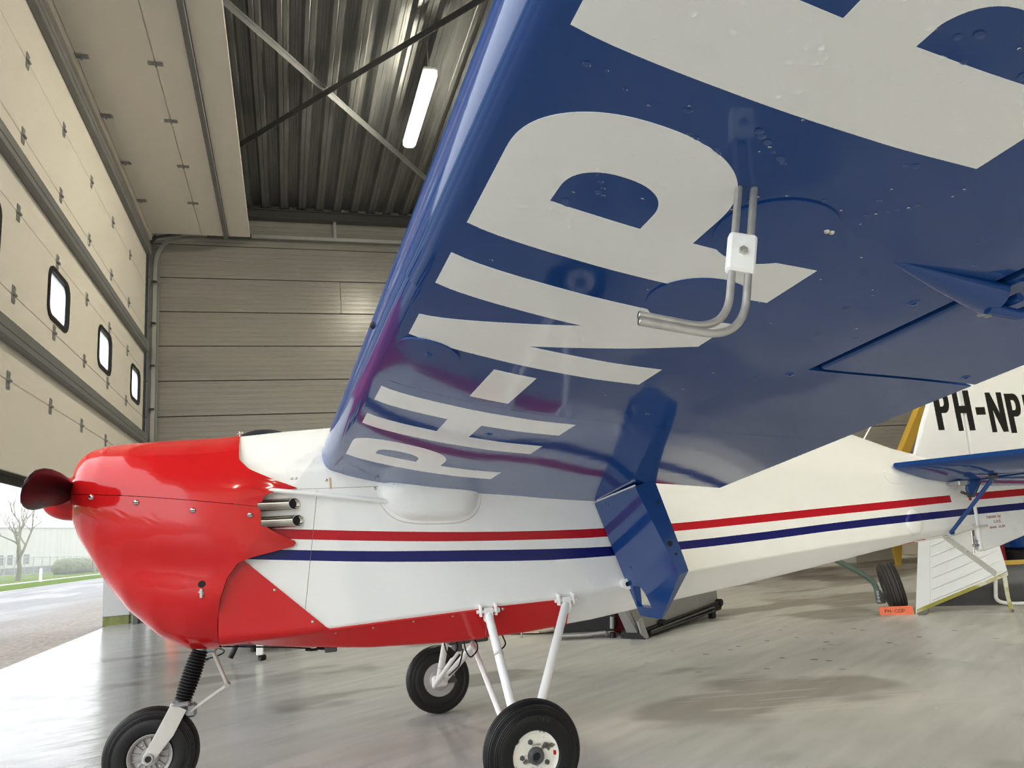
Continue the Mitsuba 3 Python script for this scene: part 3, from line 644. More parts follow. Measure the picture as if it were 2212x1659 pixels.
def wring(v, u1, lead=1.0, flat=1.0):
    "closed airfoil section at v, cut at u1 (None = trailing edge)"
    ue = te(v) if u1 is None else u1
    a = np.r_[-.5921, -.5915, -.590, -.587, -.582, -.575, -.566, -.555, -.542, np.linspace(-.525, ue, 34)]
    lo = np.interp(usi(a, v), LOW[:, 0], LOW[:, 1]); s = usi(a, v)
    lo = np.where(s > -.53, lowf(np.clip(s, -.59, .72)), lo)
    # smooth round nose
    lo = np.where(s <= -.53, .078 - .078 * (1 - ((s + .53) / -.0621) ** 2.4).clip(0, 1) ** .5, lo)
    hi = np.where(s > -.5, uppf(np.clip(s, -.588, .72)), .078 + .080 * (1 - (((s + .5) / -.0921).clip(0, 1)) ** 2.2).clip(0, 1) ** .5)
    P = [(x, y) for x, y in zip(a, lo)] + [(x, y) for x, y in zip(a[:0:-1], hi[:0:-1])]
    P = np.array(P); P[:, 1] = .08 + (P[:, 1] - .08) * flat; return wp(P[:, 0], np.full(len(P), v), P[:, 1])
def wing_part(vs, u1): return loft([wring(v, u1) for v in vs] + ([wring(vs[-1] + d_, u1, 1, f_) for d_, f_ in ((.012, .95), (.028, .8), (.042, .55), (.05, .2))] if vs[-1] == VT else []))
segs = [wing_part(np.linspace(-.03, VH, 8), .585), wing_part(np.linspace(VH, VA, 14), None), wing_part(np.linspace(VA, VT, 14), .277)]
kw = AP + '__wing'
add(kw, cat(*segs), 'm_blue', 24); labels[kw] = {'label': 'blue left wing seen from below, with white registration letters'}
# aileron: own nose radius behind a dark gap
def aring(v):
    ue = te(v); a = np.r_[.299, .3005, .303, .308, .325, np.linspace(.35, ue, 20)]
    lo, hi = low(a, v), uppf(np.clip(usi(a, v), -.588, .72)); m = (lo[4] + hi[4]) / 2; h = (hi[4] - lo[4]) / 2
    for i, t in enumerate((.012, .005, .0015, 0, 0)): lo[i] += t; hi[i] -= t
    P = np.array([(x, y) for x, y in zip(a, lo)] + [(x, y) for x, y in zip(a[:0:-1], hi[:0:-1])])
    return wp(P[:, 0], np.full(len(P), v), P[:, 1])
labels[add(kw + '__aileron', loft([aring(v) for v in np.linspace(VA + .012, VT, 12)]), 'm_blue', 30)] = {'label': 'blue aileron behind a narrow gap'}
# everything that lies on the underside is laid on with this
def under(m, h=0.0):
    "mesh with x=u, y=v, z = height below the skin"
    def fn(V): return wp(V[:, 0], V[:, 1], low(V[:, 0], V[:, 1]) - V[:, 2] - h)
    q = warp(m, fn); q.fix_normals() if False else None
    return q
LU, LH = -.528, .520
def arc(cx, cy, rx, ry, a0, a1, p=2.0, n=56):
    t = np.linspace(a0, a1, n); c, s = np.cos(t), np.sin(t)
    return [(cx + rx * np.sign(a) * abs(a) ** (2 / p), cy + ry * np.sign(b) * abs(b) ** (2 / p)) for a, b in zip(c, s)]
def R_(a, b, c, d): return sbox(a, b, c, d)
def glyph(ch):
    if ch == 'H': return unary_union([R_(0, 0, .205, 1), R_(.46, 0, .69, 1), R_(0, .385, .69, .567)])
    if ch == '-': return R_(0, .388, .388, .577)
    if ch == 'N': return unary_union([R_(0, 0, .2, 1), R_(.47, 0, .69, 1), Polygon([(.19, 0), (.2, 0), (.48, .555), (.48, 1.0), (.47, 1.0), (.19, .41)])])
    bowl = Polygon([(0, 0)] + arc(.36, .294, .255, .294, -math.pi / 2, math.pi / 2, 2.25) + [(0, .588)])
    hole = Polygon([(.235, .165)] + arc(.30, .296, .115, .131, -math.pi / 2, math.pi / 2, 2.3) + [(.235, .427)])
    g = unary_union([bowl, R_(0, 0, .235, 1)]).difference(hole)
    if ch == 'R': g = unary_union([g, Polygon([(.23, .56), (.235, .573)] + arc(.24, .70, .125, .118, -math.pi / 2, 0, 2.4, 12) + [(.38, 1), (.62, 1), (.595, .74), (.575, .62), (.52, .56), (.45, .5), (.3, .45)])])
    return g
from shapely.affinity import affine_transform
for ch, v0 in (('P', .315), ('H', .735), ('-', 1.192), ('N', 1.45), ('P', 1.905), ('R', 2.302)):
    g = affine_transform(glyph(ch), [0, LH, LH, 0, LU, v0])       # u = LU + LH*t, v = v0 + LH*s
    g = g.intersection(R_(-1, 0, 1, VT))
    m = under(slab(g, .0005, .025), .0001)
    if m.volume < 0: m.invert()
    k = add(kw + '__letter', m, 'm_letter', 30); labels[k] = {'label': {'-': 'white painted hyphen'}.get(ch, f'white painted letter {ch} on the blue wing')}
# seams: thin rib lines on the skin
def seam(u0, v0, u1, v1, w=.0016, h=.0):
    d = np.array([u1 - u0, v1 - v0]); L = np.linalg.norm(d); n_ = np.array([-d[1], d[0]]) / L * w / 2
    g = Polygon([np.array([u0, v0]) + n_, np.array([u1, v1]) + n_, np.array([u1, v1]) - n_, np.array([u0, v0]) - n_])
    return under(slab(g, .0003, .03), h)
labels[add(kw + '__seam', cat(seam(-.52, 1.15, .68, 1.15), seam(.2, .45, .2, 1.6)), 'm_blue_plain')] = {'label': 'fine taped skin seam'}
labels[add(kw + '__root_strip', under(slab(R_(-.12, -.022, .33, .004), .004, .03)), 'm_white')] = {'label': 'white strip along the wing root'}
add(kw + '__root_gap_shade', under(slab(R_(-.27, -.022, .02, .010), .0025, .03)), 'm_matt_black')  # black strip laid on for the shade in the wing root gap
# round inspection covers
for u, v, r in ((-.135, 2.097, .083), (-.118, 1.870, .084), (-.472, 1.394, .066)):
    m = under(slab(Point(u, v).buffer(r, 32), .0045 if r < .07 else .0025, .012), .0002)
    k = add(kw + '__inspection_cover', m, 'm_blue_plain', 30); labels[k] = {'label': 'round blue inspection cover'}
    if r < .07: add(k + '__knob', under(lathe([(0, .007), (.004, .0065), (.008, .003), (.009, .001), (.016, .0016), (.019, 0)], 28, (u, v, .002)), .0), 'm_blue_plain', 40)
    else:
        dy = .8 * r
        if v > 2: add(k + '__catch', cat(*[under(lathe([(0, .005), (.003, .004), (.0045, 0)], 12, (u + .058 + a, v + .033, .002))) for a in (0, .008)]), 'm_screw', True)
for u, v in ((-.19, .905), (.26, 1.62), (.22, 1.985), (.655, 1.70), (.62, .62), (-.58, .02)):
    add(kw + '__drain_grommet', under(lathe([(0, .001), (.004, .001), (.004, .0025), (.009, .0015), (.0105, 0)], 18, (u, v, 0))), 'm_blue_plain', 30)
# leading edge notch (torn tape)
add(kw + '__edge_nick', place(trimesh.creation.icosphere(subdivisions=2, radius=.010), wp(-.588, 1.322, .055), (1, 0, 0), (0, 1.3, 0), (0, 0, .8)), 'm_matt_black')
# aileron hinge fairing and pin
def fairing():
    rings = []
    for t in np.linspace(.02, 1, 16):
        u = .075 + .235 * t; w_ = .036 * t ** .8; h = .034 * t ** .9; a = np.linspace(0, math.pi, 18)
        rr = [wp(u, 2.085 - .035 * t + w_ * math.cos(x), float(low(u, 2.06)) - h * math.sin(x) ** .8 + .001) for x in a]
        rr += [wp(u, 2.085 - .035 * t, float(low(u, 2.06)) + .012)]
        rings.append(rr)
    return loft(rings)
labels[add(kw + '__hinge_fairing', fairing(), 'm_blue_plain', 40)] = {'label': 'blue pointed fairing over the aileron hinge'}
hp = wp(.335, 2.05, float(low(.33, 2.05)) - .016)
add(kw + '__hinge_bracket', cat(tube([wp(.30, 2.05, -.006), wp(.35, 2.06, -.01), wp(.40, 2.085, .012)], [.010, .009, .008], 12), rod(hp - WV * .022, hp + WV * .03, .0075)), 'm_blue_plain', 40)
add(kw + '__hinge_bolt', cat(lathe([(0, .012), (.008, .012), (.011, .009), (.011, 0), (0, 0)], 6, hp - WV * .034, WV), rod(hp - WV * .045, hp + WV * .01, .0045)), 'm_steel')
# pitot head: two bent tubes through a clamp
def pitot(u, v, lean, drop, fw_, tipdz):
    p0 = wp(u, v, .03); p1 = wp(u - lean, v, float(low(u, v))) + WN * drop
    return tube(bent([p0, p1, p1 + np.array([-fw_, .004, tipdz])], .055, 14), .0048, 14)
kq = AP + '__pitot_head'
labels[add(kq, pitot(-.236, 2.166, .024, .203, .108, .020), 'm_alu', True)] = {'label': 'pair of bare metal pitot tubes in a white clamp'}
add(kq + '__tube', pitot(-.218, 2.172, .024, .212, .128, .022), 'm_alu', True)
pc = (wp(-.236, 2.166, .03) * .42 + (wp(-.260, 2.166, float(low(-.25, 2.166))) + WN * .203) * .58 + wp(-.218, 2.172, .03) * .42 + (wp(-.242, 2.172, float(low(-.25, 2.166))) + WN * .203) * .58) / 2
tz = (wp(-.260, 2.166, float(low(-.25, 2.166))) + WN * .203) - wp(-.236, 2.166, .03); tz /= np.linalg.norm(tz); ax = WU * .95 + WV * .31; ax -= tz * (ax @ tz); ax /= np.linalg.norm(ax); bx = np.cross(tz, ax)
labels[add(kq + '__clamp', cat(place(cbox([-.0168, -.0078, -.027], [.0168, .0078, .027], .003), pc, ax, bx, tz)), 'm_white')] = {'label': 'white clamp block'}
bo = -bx * np.sign(bx[1])
add(kq + '__bolt', lathe([(0, .0065), (.0025, .0065), (.003, .004), (.0055, .004), (.006, 0)], 6, pc + bo * .0075, bo), 'm_screw')
# drops of water on the underside
def drops():
    out = []; base = trimesh.creation.icosphere(subdivisions=2); V0 = np.array(base.vertices); r_ = np.random.default_rng(11)
    def one(u, v, s):
        q = base.copy(); q.vertices = V0 * np.array([s * r_.uniform(.8, 1.5), s, s * .5]) + [u, v, .0009]; out.append(under(q))
    for i in range(230):
        u, v = r_.uniform(-.5, .62), 2.7 - abs(r_.normal(0, .55))
        if v < .3 or (v > VA - .02 and u > .26): continue
        one(u, v, r_.choice([.0016, .0024, .0036, .005], p=[.45, .3, .17, .08]))
    for i in range(14):   # little rows, as they hang along the taped seams
        u, v, a = r_.uniform(-.45, .2), r_.uniform(1.9, 2.6), r_.uniform(0, 6.28)
        for j in range(r_.integers(3, 8)): one(u + .012 * j * math.cos(a) + r_.normal(0, .002), v + .012 * j * math.sin(a), r_.choice([.0018, .0026, .0042]))
    for i in range(34): one(r_.uniform(-.34, -.03), r_.uniform(2.31, 2.47), r_.choice([.0016, .0024, .0034, .0046]))
    for i in range(14): one(r_.uniform(-.46, -.30), r_.uniform(2.0, 2.2), r_.choice([.0014, .002, .003]))
    return cat(*out)
scene['m_water'] = {'type': 'dielectric', 'int_ior': 1.33, 'ext_ior': 1.0}
k = add(kw + '__water_drops', drops(), 'm_water', True); labels[k] = {'label': 'clear drops of water hanging on the skin', 'kind': 'stuff'}

# ------------------------------------------------------------------ hanging root panel (trailing edge section folded down)
kp2 = AP + '__root_panel'
TL, TR, RR, BB, BLc = (np.array(q) for q in ((1.222, 2.883, .953), (1.212, 2.472, .988), (1.307, 2.394, .671), (1.36, 2.68, .494), (1.354, 2.855, .513)))
e1 = (TR - TL) / np.linalg.norm(TR - TL); nn = np.cross(e1, BLc - TL); nn /= np.linalg.norm(nn); nn *= -np.sign(nn[0]); e2 = np.cross(nn, e1); e2 *= np.sign((BLc - TL) @ e2)
def loc(P): return np.array([(P - TL) @ e1, (P - TL) @ e2])
c2 = [np.array(q) for q in ((0, 0), (.4135, 0), (.4616, .337), (.17, .497), (-.011, .482), (-.0115, .40), (-.013, .33))]
outline = Polygon(c2)
hole = Polygon([(.0323, .3596), (.0975, .3625), (.1184, .3861), (.1261, .4181), (.1278, .4517), (.0015, .4438)])
D = max(c[1] for c in c2)
def thick(y): return .078 * (1 - y / D) ** .75 + .006
def panel3(V):   # x,y in panel plane; z 0..1 -> front to back skin
    return TL + np.outer(V[:, 0], e1) + np.outer(V[:, 1], e2) - np.outer(V[:, 2] * thick(np.clip(V[:, 1], 0, D * .999)), nn)
sk = slab(outline, 1.0)
cut = slab(hole.intersection(outline.buffer(.2)), 2.0).translate([0, 0, -.5])
body = (sk - cut).refine_to_length(.06)
m = warp(body, panel3)
if m.volume < 0: m.invert()
labels[add(kp2, m, 'm_blue_plain', 25)] = {'label': 'blue wing root panel hinged down beside the flank'}
def pl3(x, y, z): return panel3(np.array([[x, y, z]]))[0]
add(kp2 + '__hinge', cat(rod(pl3(.02, -.004, .1), pl3(.40, -.004, .1), .004, 8), place(cbox([0, -.003, -.012], [.21, .003, .03], .001), pl3(.01, -.01, .5), e1, nn)), 'm_white')
add(kp2 + '__rivet_row', cat(*[bolt(pl3(.03 + .02 * i, .018 + (i % 2) * .008, 0), nn, .003, .002, 6) for i in range(6)]), 'm_blue_plain')
for (x, y) in ((.085, .285),): add(kp2 + '__patch', place(cbox([-.008, -.008, 0], [.008, .008, .002]), pl3(x, y, 0), e1, np.cross(nn, e1), nn), 'm_blue_plain')
endp = [pl3(c2[1][0] + (c2[2][0] - c2[1][0]) * t + .001, c2[1][1] + (c2[2][1] - c2[1][1]) * t, s) for t, s in ((.25, .75), (.68, .4), (.80, .5))]
for q, r in zip(endp, (.004, .009, .004)): add(kp2 + '__rib_hole', lathe([(0, .0015), (r, .0015), (r + .001, 0)], 12, q, (0, -1, .15)), 'm_matt_black')
# ------------------------------------------------------------------ undercarriage
def tyre(rt=.165, w=.098, rr=.076):
    "tread with circumferential ribs, sidewall bulging; axis along z"
    P = []
    hw = w / 2
    th = np.linspace(-1.9, 1.9, 161)
    for t in th:
        z = hw * math.sin(t) if abs(t) <= math.pi / 2 else hw * math.sin(t) * (1 - .0)
        rad = rt - .058 + .058 * math.cos(t) if abs(t) < math.pi / 2 else rt - .058 + .075 * math.cos(t)
        d = 0
        if abs(t) < .62: d = -.0030 * (abs(math.sin(t * 24)) > .93) * 1.0
        elif abs(t) < 1.25: d = .0011 * math.cos(t * 62)
        P.append((rad + d * math.cos(t), z + d * math.sin(t)))
    P = [(rr, -hw * .80)] + [p for p in P if p[0] >= rr] + [(rr, hw * .80)]
    return lathe(P, 96)
def wheel(key, c, ax, kind, label, r=.165):
    ax = np.array(ax, float); ax /= np.linalg.norm(ax)
    y = np.cross(ax, [0, 0, 1.0]); y /= np.linalg.norm(y); x = np.cross(y, ax)
    A = lambda m: place(m, c, x, y, ax)
    labels[key] = {'label': label}
    t = A(tyre(r))
    lo = t.vertices[:, 2] < .0015; t.vertices[lo, 2] = .0015   # flattened at the contact patch
    add(key + '__tyre', t, 'm_rubber', 60)
    if kind == 'disc':
        add(key + '__hub', A(lathe([(0, .036), (.060, .036), (.070, .040), (.0765, .043), (.0765, -.043), (0, -.043)], 48)), 'm_hubwhite', 30)
        labels[add(key + '__hub_cap', A(cat(lathe([(.011, .048), (.015, .056), (.021, .056), (.025, .050), (.027, .038), (.011, .038)], 28))), 'm_steel_dark', 40)] = {'label': 'dark greasy axle collar'}
        add(key + '__axle', A(lathe([(0, .047), (.0105, .047), (.0105, .030), (0, .03)], 20)), 'm_matt_black')
        for i in range(5):
            a = i * 2 * math.pi / 5 + .35
            add(key + '__bolt', A(lathe([(0, .008), (.004, .008), (.0048, .006), (.0075, .005), (.0085, 0), (0, 0)], 6, (.045 * math.cos(a), .045 * math.sin(a), .036))), 'm_steel_dark')
    elif kind == 'brake':
        for s in (1,):
            add(key + '__brake_disc', A(lathe([(.03, .046), (.084, .046), (.084, .041), (.03, .041)], 48)), 'm_cast', 30)
            add(key + '__hub', A(lathe([(0, .052), (.03, .052), (.045, .048), (.052, .046), (.0765, .035), (.0765, -.04), (0, -.04)], 40)), 'm_cast', 30)
        add(key + '__caliper', A(cat(hullpts([(x, y, z) for z in (.052, .060) for x, y in ((.055, -.045), (-.012, -.088), (-.022, -.08), (-.02, -.01), (.02, -.012))]), cbox([.02, -.075, .046], [.06, -.035, .072], .006), *[lathe([(0, .068), (.006, .068), (.006, .06)], 6, (x, y, 0)) for x, y in ((-.012, -.075), (-.01, -.03), (.045, -.055))])), 'm_steel_dark')
        for i in range(5):
            a = i * 2 * math.pi / 5 + .2
            add(key + '__bolt', A(lathe([(0, .006), (.005, .006), (.006, 0)], 6, (.024 * math.cos(a), .024 * math.sin(a), .052))), 'm_steel')
    else:
        add(key + '__hub', A(cat(lathe([(.066, .038), (.0735, .043), (.0765, .043), (.0765, -.04), (.0, -.04), (0, .018), (.060, .018), (.066, .038)], 48), lathe([(.018, .036), (.031, .036), (.034, .018), (.018, .018)], 32))), 'm_cast', 30)
        for i in range(14):
            a = i * 2 * math.pi / 14
            add(key + '__spoke', A(place(cbox([.03, -.0018, .012], [.068, .0018, .030], .0008), (0, 0, 0), (math.cos(a), math.sin(a), 0), (-math.sin(a), math.cos(a), 0))), 'm_cast')
        for i in range(4):
            a = i * math.pi / 2 + .67
            add(key + '__bolt', A(lathe([(0, .007), (.0035, .007), (.004, .004), (.0065, .003), (.0075, 0)], 8, (.049 * math.cos(a), .049 * math.sin(a), .018))), 'm_galv')
WN1, WF1, WNO = np.array([.745, 2.467, .163]), np.array([.725, 3.958, .163]), np.array([-.487, 3.21, .165])
wheel(AP + '__main_wheel', WN1, (.0, -1, -.07), 'disc', 'near main wheel with a white hub and a ribbed black tyre', .163)
wheel(AP + '__main_wheel_001', WF1, (.0, -1, .07), 'brake', 'far main wheel with a bare brake disc', .163)
wheel(AP + '__nose_wheel', WNO, (0, -1, 0), 'spoked', 'nose wheel with a cast spoked hub')
# raised lettering on the near tyre
def tyre_text(txt, c, ax, r0, a0, h):
    m = tm(meshkit.text_mesh(txt, h, .0012)); V = np.array(m.vertices)
    w = V[:, 0].max(); a = a0 - (V[:, 0] - w / 2) / r0; r = r0 + V[:, 1] - h / 2
    ax = np.array(ax, float); ax /= np.linalg.norm(ax); e2_ = np.array([0, 0, 1.0]) - ax * ax[2]; e2_ /= np.linalg.norm(e2_); e1_ = np.array([1.0, 0, 0])
    t = (r - .107) / .058; zz = .049 * np.sqrt(np.clip(1 - t * t, 0, 1))
    m.vertices = np.array(c) + np.outer(r * np.cos(a), e1_) + np.outer(r * np.sin(a), e2_) + np.outer(zz + .0004 + V[:, 2] * .8, ax); return m
labels[add(AP + '__main_wheel__raised_lettering', tyre_text('AERO', WN1, (0, -1, -.07), .113, math.pi / 2 - .38, .021), 'm_rubber')] = {'label': 'raised black lettering on the tyre'}
labels[add(AP + '__main_wheel__mark', place(cbox([.060, -.007, .036], [.072, .007, .0395], .001), WN1, (1, 0, 0), (0, .07, -1), (0, -1, -.07)), 'm_red_strip')] = {'label': 'red paint mark'}
# main legs: V of tubes each side plus an inner strut
def leg(side):
    s = -1 if side == 'near' else 1; Y = lambda d: YC + s * d
    wc = WN1 if s < 0 else WF1
    top1, top2, ctr = np.array([.735, Y(.335), .572]), np.array([1.055, Y(.335), .582]), np.array([.73, Y(.03), .437])
    ax_in = wc + [0, -s * .075, 0]
    kk = AP + ('__undercarriage_leg' if s < 0 else '__undercarriage_leg_001')
    labels[kk] = {'label': 'near undercarriage leg of white tubes' if s < 0 else 'far undercarriage leg of white tubes'}
    add(kk + '__tube', tube([top1 - [0, 0, .012], ax_in + [-.01, 0, .0]], [.0165, .0165], 16), 'm_white', True)
    add(kk + '__tube', tube([top2 - [0, 0, .012], ax_in + [.02, 0, .005]], [.0165, .0165], 16), 'm_white', True)
    add(kk + '__strut', tube([ctr, ax_in + [-.035, 0, -.02]], .0105, 14), 'm_white', True)
    add(kk + '__axle', cat(rod(ax_in - [0, -s * -.02, 0], wc, .017), cbox(ax_in - [.045, .014, .025], ax_in + [.035, .014, .03], .01)), 'm_white', 40)
    for t in (top1, top2):
        add(kk + '__end_fitting', cat(hullpts([t + [a, b, c] for a in (-.016, .016) for b, c in ((-.014, .012), (.014, .012), (-.016, -.035), (.016, -.035))] + [t + [0, b, -.052] for b in (-.016, .016)]), *[hullpts([t + [a + e, b, c] for e in (-.003, .003) for b, c in ((-.013, -.018), (.013, -.018), (-.017, .024), (.017, .03))]) for a in (-.030, .030)], rod(t + [-.045, 0, 0], t + [.045, 0, 0], .007), lathe([(0, .01), (.008, .01), (.011, .005), (.011, 0)], 8, t + [.036, 0, 0], (1, 0, 0))), 'm_white', 30)
    add(kk + '__brake_line', tube(bent([top1 + [.035, -s * .02, -.22], top1 + [.03, s * .05, -.30], ax_in + [.035, -s * .01, .02]], .05), .0035, 8), 'm_black')
    for t in (.35, .8):
        q = top1 * (1 - t) + (ax_in + [-.01, 0, 0]) * t; add(kk + '__cable_tie', lathe([(.0172, -.004), (.0182, -.003), (.0182, .003), (.0172, .004)], 16, q, ax_in - top1), 'm_silverpaint')
leg('near'); leg('far')
add(AP + '__belly_bracket', cat(cbox([.63, YC - .06, .425], [.80, YC + .06, .462], .006), cbox([.66, YC - .04, .395], [.69, YC + .04, .43], .004)), 'm_steel_dark')
for i, q in enumerate(([.60, 3.1], [.66, 3.0], [.78, 3.02])):
    x, y = q; add(AP + '__hanging_hose', tube(bent([[x, y, .46], [x + .005, y, .42], [x + .02, y - .01, .38 + .01 * i], [x + .06, y, .42], [x + .05, y + .03, .46]], .03), .0028, 8), 'm_black', True)
# nose leg
S0, S1 = np.array([-.318, YC, .530]), np.array([-.385, YC, .335])
kn = AP + '__nose_leg'; labels[kn] = {'label': 'nose leg with a black rubber bellows and a silver fork'}
d = (S1 - S0) / np.linalg.norm(S1 - S0)
add(kn + '__strut', rod(S0 - d * .06, S1 + d * .02, .021, 20), 'm_steel', True)
L = np.linalg.norm(S1 - S0)
pr = [(.018, .018)]
for i in range(17):
    h = .02 + (L - .02) * i / 17; e = (L - .02) / 17; rb = .029 + .006 * math.sin(math.pi * (i + 1) / 18)
    pr += [(rb - .006, h), (rb, h + e * .35), (rb, h + e * .6)]
pr += [(.030, L), (.018, L + .002)]
labels[add(kn + '__bellows', lathe(pr, 32, S0, d), 'm_black', 50)] = {'label': 'black ribbed rubber bellows'}
add(kn + '__top_bracket', cat(cbox([-.375, YC - .06, .535], [-.27, YC + .06, .552], .004), obox([-.40, YC - .05, .56], [-.345, YC - .05, .535], .012, .01), cbox([-.30, YC - .03, .50], [-.262, YC + .03, .54], .006)), 'm_steel')
# fork: one flat tapered blade each side, bent at the shoulder
for s in (-1, 1):
    q = [np.array([-.392, YC + s * .034, .322]), np.array([-.432, YC + s * .060, .245]), np.array([-.487, YC + s * .062, .165])]
    w_ = [.030, .029, .022]; rings = []
    for p, hw in zip([q[0], q[0] * .5 + q[1] * .5, q[1], q[1] * .6 + q[2] * .4, q[2]], [.030, .030, .030, .026, .021]):
        a = np.array([.82, 0, -.57]) ; a[2] = -.5; a /= np.linalg.norm(a)
        rings.append([p + a * x * hw + np.array([0, y * .004, 0]) for x, y in ((-1, -.6), (-.9, -1), (.9, -1), (1, -.6), (1, .6), (.9, 1), (-.9, 1), (-1, .6))])
    e = q[2] + (q[2] - q[1]) / np.linalg.norm(q[2] - q[1]) * .022
    rings.append([e + (r - q[2]) * .55 for r in rings[-1]])
    labels[add(kn + '__fork', loft(rings), 'm_silverpaint', 30)] = {'label': 'silver fork blade'}
add(kn + '__fork_crown', cat(cbox([-.425, YC - .04, .318], [-.355, YC + .04, .336], .006), cbox([-.372, YC - .018, .275], [-.335, YC + .018, .325], .008)), 'm_steel')
add(kn + '__axle', cat(rod([-.487, YC - .075, .165], [-.487, YC + .075, .165], .0135, 20), lathe([(.011, .078), (.0165, .078), (.0175, .066), (.011, .066)], 24, (-.487, YC, .165), (0, -1, 0))), 'm_cast', 40)
lathe_b = lathe([(0, .0795), (.0105, .0795), (.0105, .07), (0, .07)], 20, (-.487, YC, .165), (0, -1, 0)); add(kn + '__axle_bore', lathe_b, 'm_matt_black')
for y in (YC - .016, YC + .016):
    add(kn + '__torque_link', cat(obox([-.283, y, .512], [-.226, YC + (y - YC) * .4, .372], .008, .012, (1, 0, .4), .003)), 'm_silverpaint')
    add(kn + '__torque_link', cat(obox([-.226, YC + (y - YC) * .4, .372], [-.362, y, .293], .008, .011, (0, 0, 1), .003)), 'm_silverpaint')
add(kn + '__pivot', cat(*[rod([x, YC - .02, z], [x, YC + .02, z], .0095, 14) for x, z in ((-.283, .512), (-.226, .372), (-.362, .293))]), 'm_cast', 40)
add(AP + '__steering_cable', cat(tube([[-.26, YC - .10, .528], [0, YC - .16, .502], [.08, YC - .16, .489]], .0028, 6), *[rod([.06 + .02 * i, YC - .165, .488 - .004 * (i % 2)], [.085 + .02 * i, YC - .165, .484], .005, 8) for i in range(4)]), 'm_black')
add(AP + '__cable_lug', cbox([.13, YC - .19, .470], [.175, YC - .15, .494], .003), 'm_steel_dark')

# ------------------------------------------------------------------ tail
def prism(pts, t, y=YC, taper=None):
    "outline in x,z, thickness t; edges thinned"
    P = np.array(pts, float); c = P.mean(0); q = c + (P - c) * .985
    rings = [[[x, y - t * .15, z] for x, z in P], [[x, y - t * .5, z] for x, z in c + (P - c) * .955], ]
    a = [[x, y, z] for x, z in P]
    inner = c + (P - c) * .93
    R = [[[x, y - t / 2, z] for x, z in inner], [[x, y - t * .3, z] for x, z in c + (P - c) * .985], [[x, y, z] for x, z in P], [[x, y + t * .3, z] for x, z in c + (P - c) * .985], [[x, y + t / 2, z] for x, z in inner]]
    return loft(R)
part('fin', prism([(3.24, 1.095), (3.33, 1.265), (3.43, 1.43), (3.56, 1.66), (3.60, 1.70), (3.645, 1.71), (3.63, 1.3), (3.615, 1.02), (3.5, 1.045)], .035), 'm_white', 30, 'white tail fin')
kr = part('rudder', cat(prism([(3.655, 1.72), (3.95, 1.78), (4.15, 1.72), (4.25, 1.4), (4.26, 1.05), (4.2, .78), (4.08, .69), (3.9, .632), (3.72, .592), (3.6, .572), (3.555, .572), (3.575, .80), (3.62, 1.02), (3.64, 1.3)], .035)), 'm_fus', 30, 'white rudder with a red and a navy stripe')
labels[kr]['label'] = 'white rudder carrying the stripes and black registration'
add(kr + '__hinge_post', tube([[3.562, YC - .012, .585], [3.574, YC - .012, .80], [3.60, YC - .012, 1.0]], .014, 14), 'm_white', True)
part('tail_post', tube([[3.518, YC - .008, .565], [3.538, YC - .008, .78], [3.56, YC - .008, 1.0]], .005, 10), 'm_chrome', True)
part('ventral_fin', prism([(3.30, .69), (3.36, .66), (3.49, .572), (3.515, .568), (3.535, .75), (3.5, .76)], .024), 'm_white', 30)
part('rudder_hinge', cat(cbox([3.515, YC - .022, .60], [3.555, YC + .02, .615]), cbox([3.522, YC - .024, .625], [3.55, YC + .02, .635]), rod([3.535, YC - .014, .585], [3.535, YC - .014, .65], .006)), 'm_steel')
# registration across fin and rudder
xh = 3.435
for ch, x0 in (('P', 3.43), ('H', 3.57), ('-', 3.72), ('N', 3.81), ('P', 3.95), ('R', 4.085)):
    g = affine_transform(glyph(ch), [.174, 0, 0, -.228, x0, 1.463 - (x0 - 3.43) * .065])
    m = place(slab(g, .0012), (0, YC - .0174, 0), (1, 0, 0), (0, 0, 1), (0, -1, 0))
    if m.volume < 0: m.invert()
    k = add(kr + '__letter', m, 'm_ink'); labels[k] = {'label': 'black painted hyphen' if ch == '-' else f'black painted letter {ch} on the tail'}
for txt, x0, z0, h in (('Painted  by', 3.640, .741, .0155), ('C.A.R.', 3.685, .714, .0155), ('www.  ar.be', 3.65, .686, .0155)):
    m = place(tm(meshkit.text_mesh(txt, h, .001)), (x0, YC - .0176, z0), (.92, 0, .02), (0, 0, 1), (0, -1, 0))
    if m.volume < 0: m.invert()
    k = add(kr + '__small_lettering', m, 'm_inkred'); labels[k] = {'label': 'small dark red lettering'}
# tailplane with brace strut, horn and bracket
def stab():
    root = np.array([(2.98, 3.085, 1.04), (2.975, 3.085, 1.052), (2.985, 3.085, 1.062), (3.06, 3.09, 1.066), (3.25, 3.12, 1.03), (3.40, 3.15, .985), (3.40, 3.15, .948), (3.34, 3.14, .952), (3.2, 3.115, .972), (3.06, 3.09, 1.008), (3.0, 3.085, 1.028)])
    tip = np.array([(3.62, 2.06, 1.046), (3.615, 2.06, 1.055), (3.625, 2.06, 1.064), (3.66, 2.05, 1.067), (3.69, 2.05, 1.045), (3.72, 2.05, 1.02), (3.72, 2.05, .99), (3.70, 2.05, .992), (3.68, 2.05, 1.0), (3.655, 2.05, 1.02), (3.63, 2.06, 1.036)])
    n = 9; rings = [root + (tip - root) * t for t in np.linspace(0, 1, n)]
    return loft(rings)
part('tailplane', stab(), 'm_blue_plain', 40, 'blue tailplane')
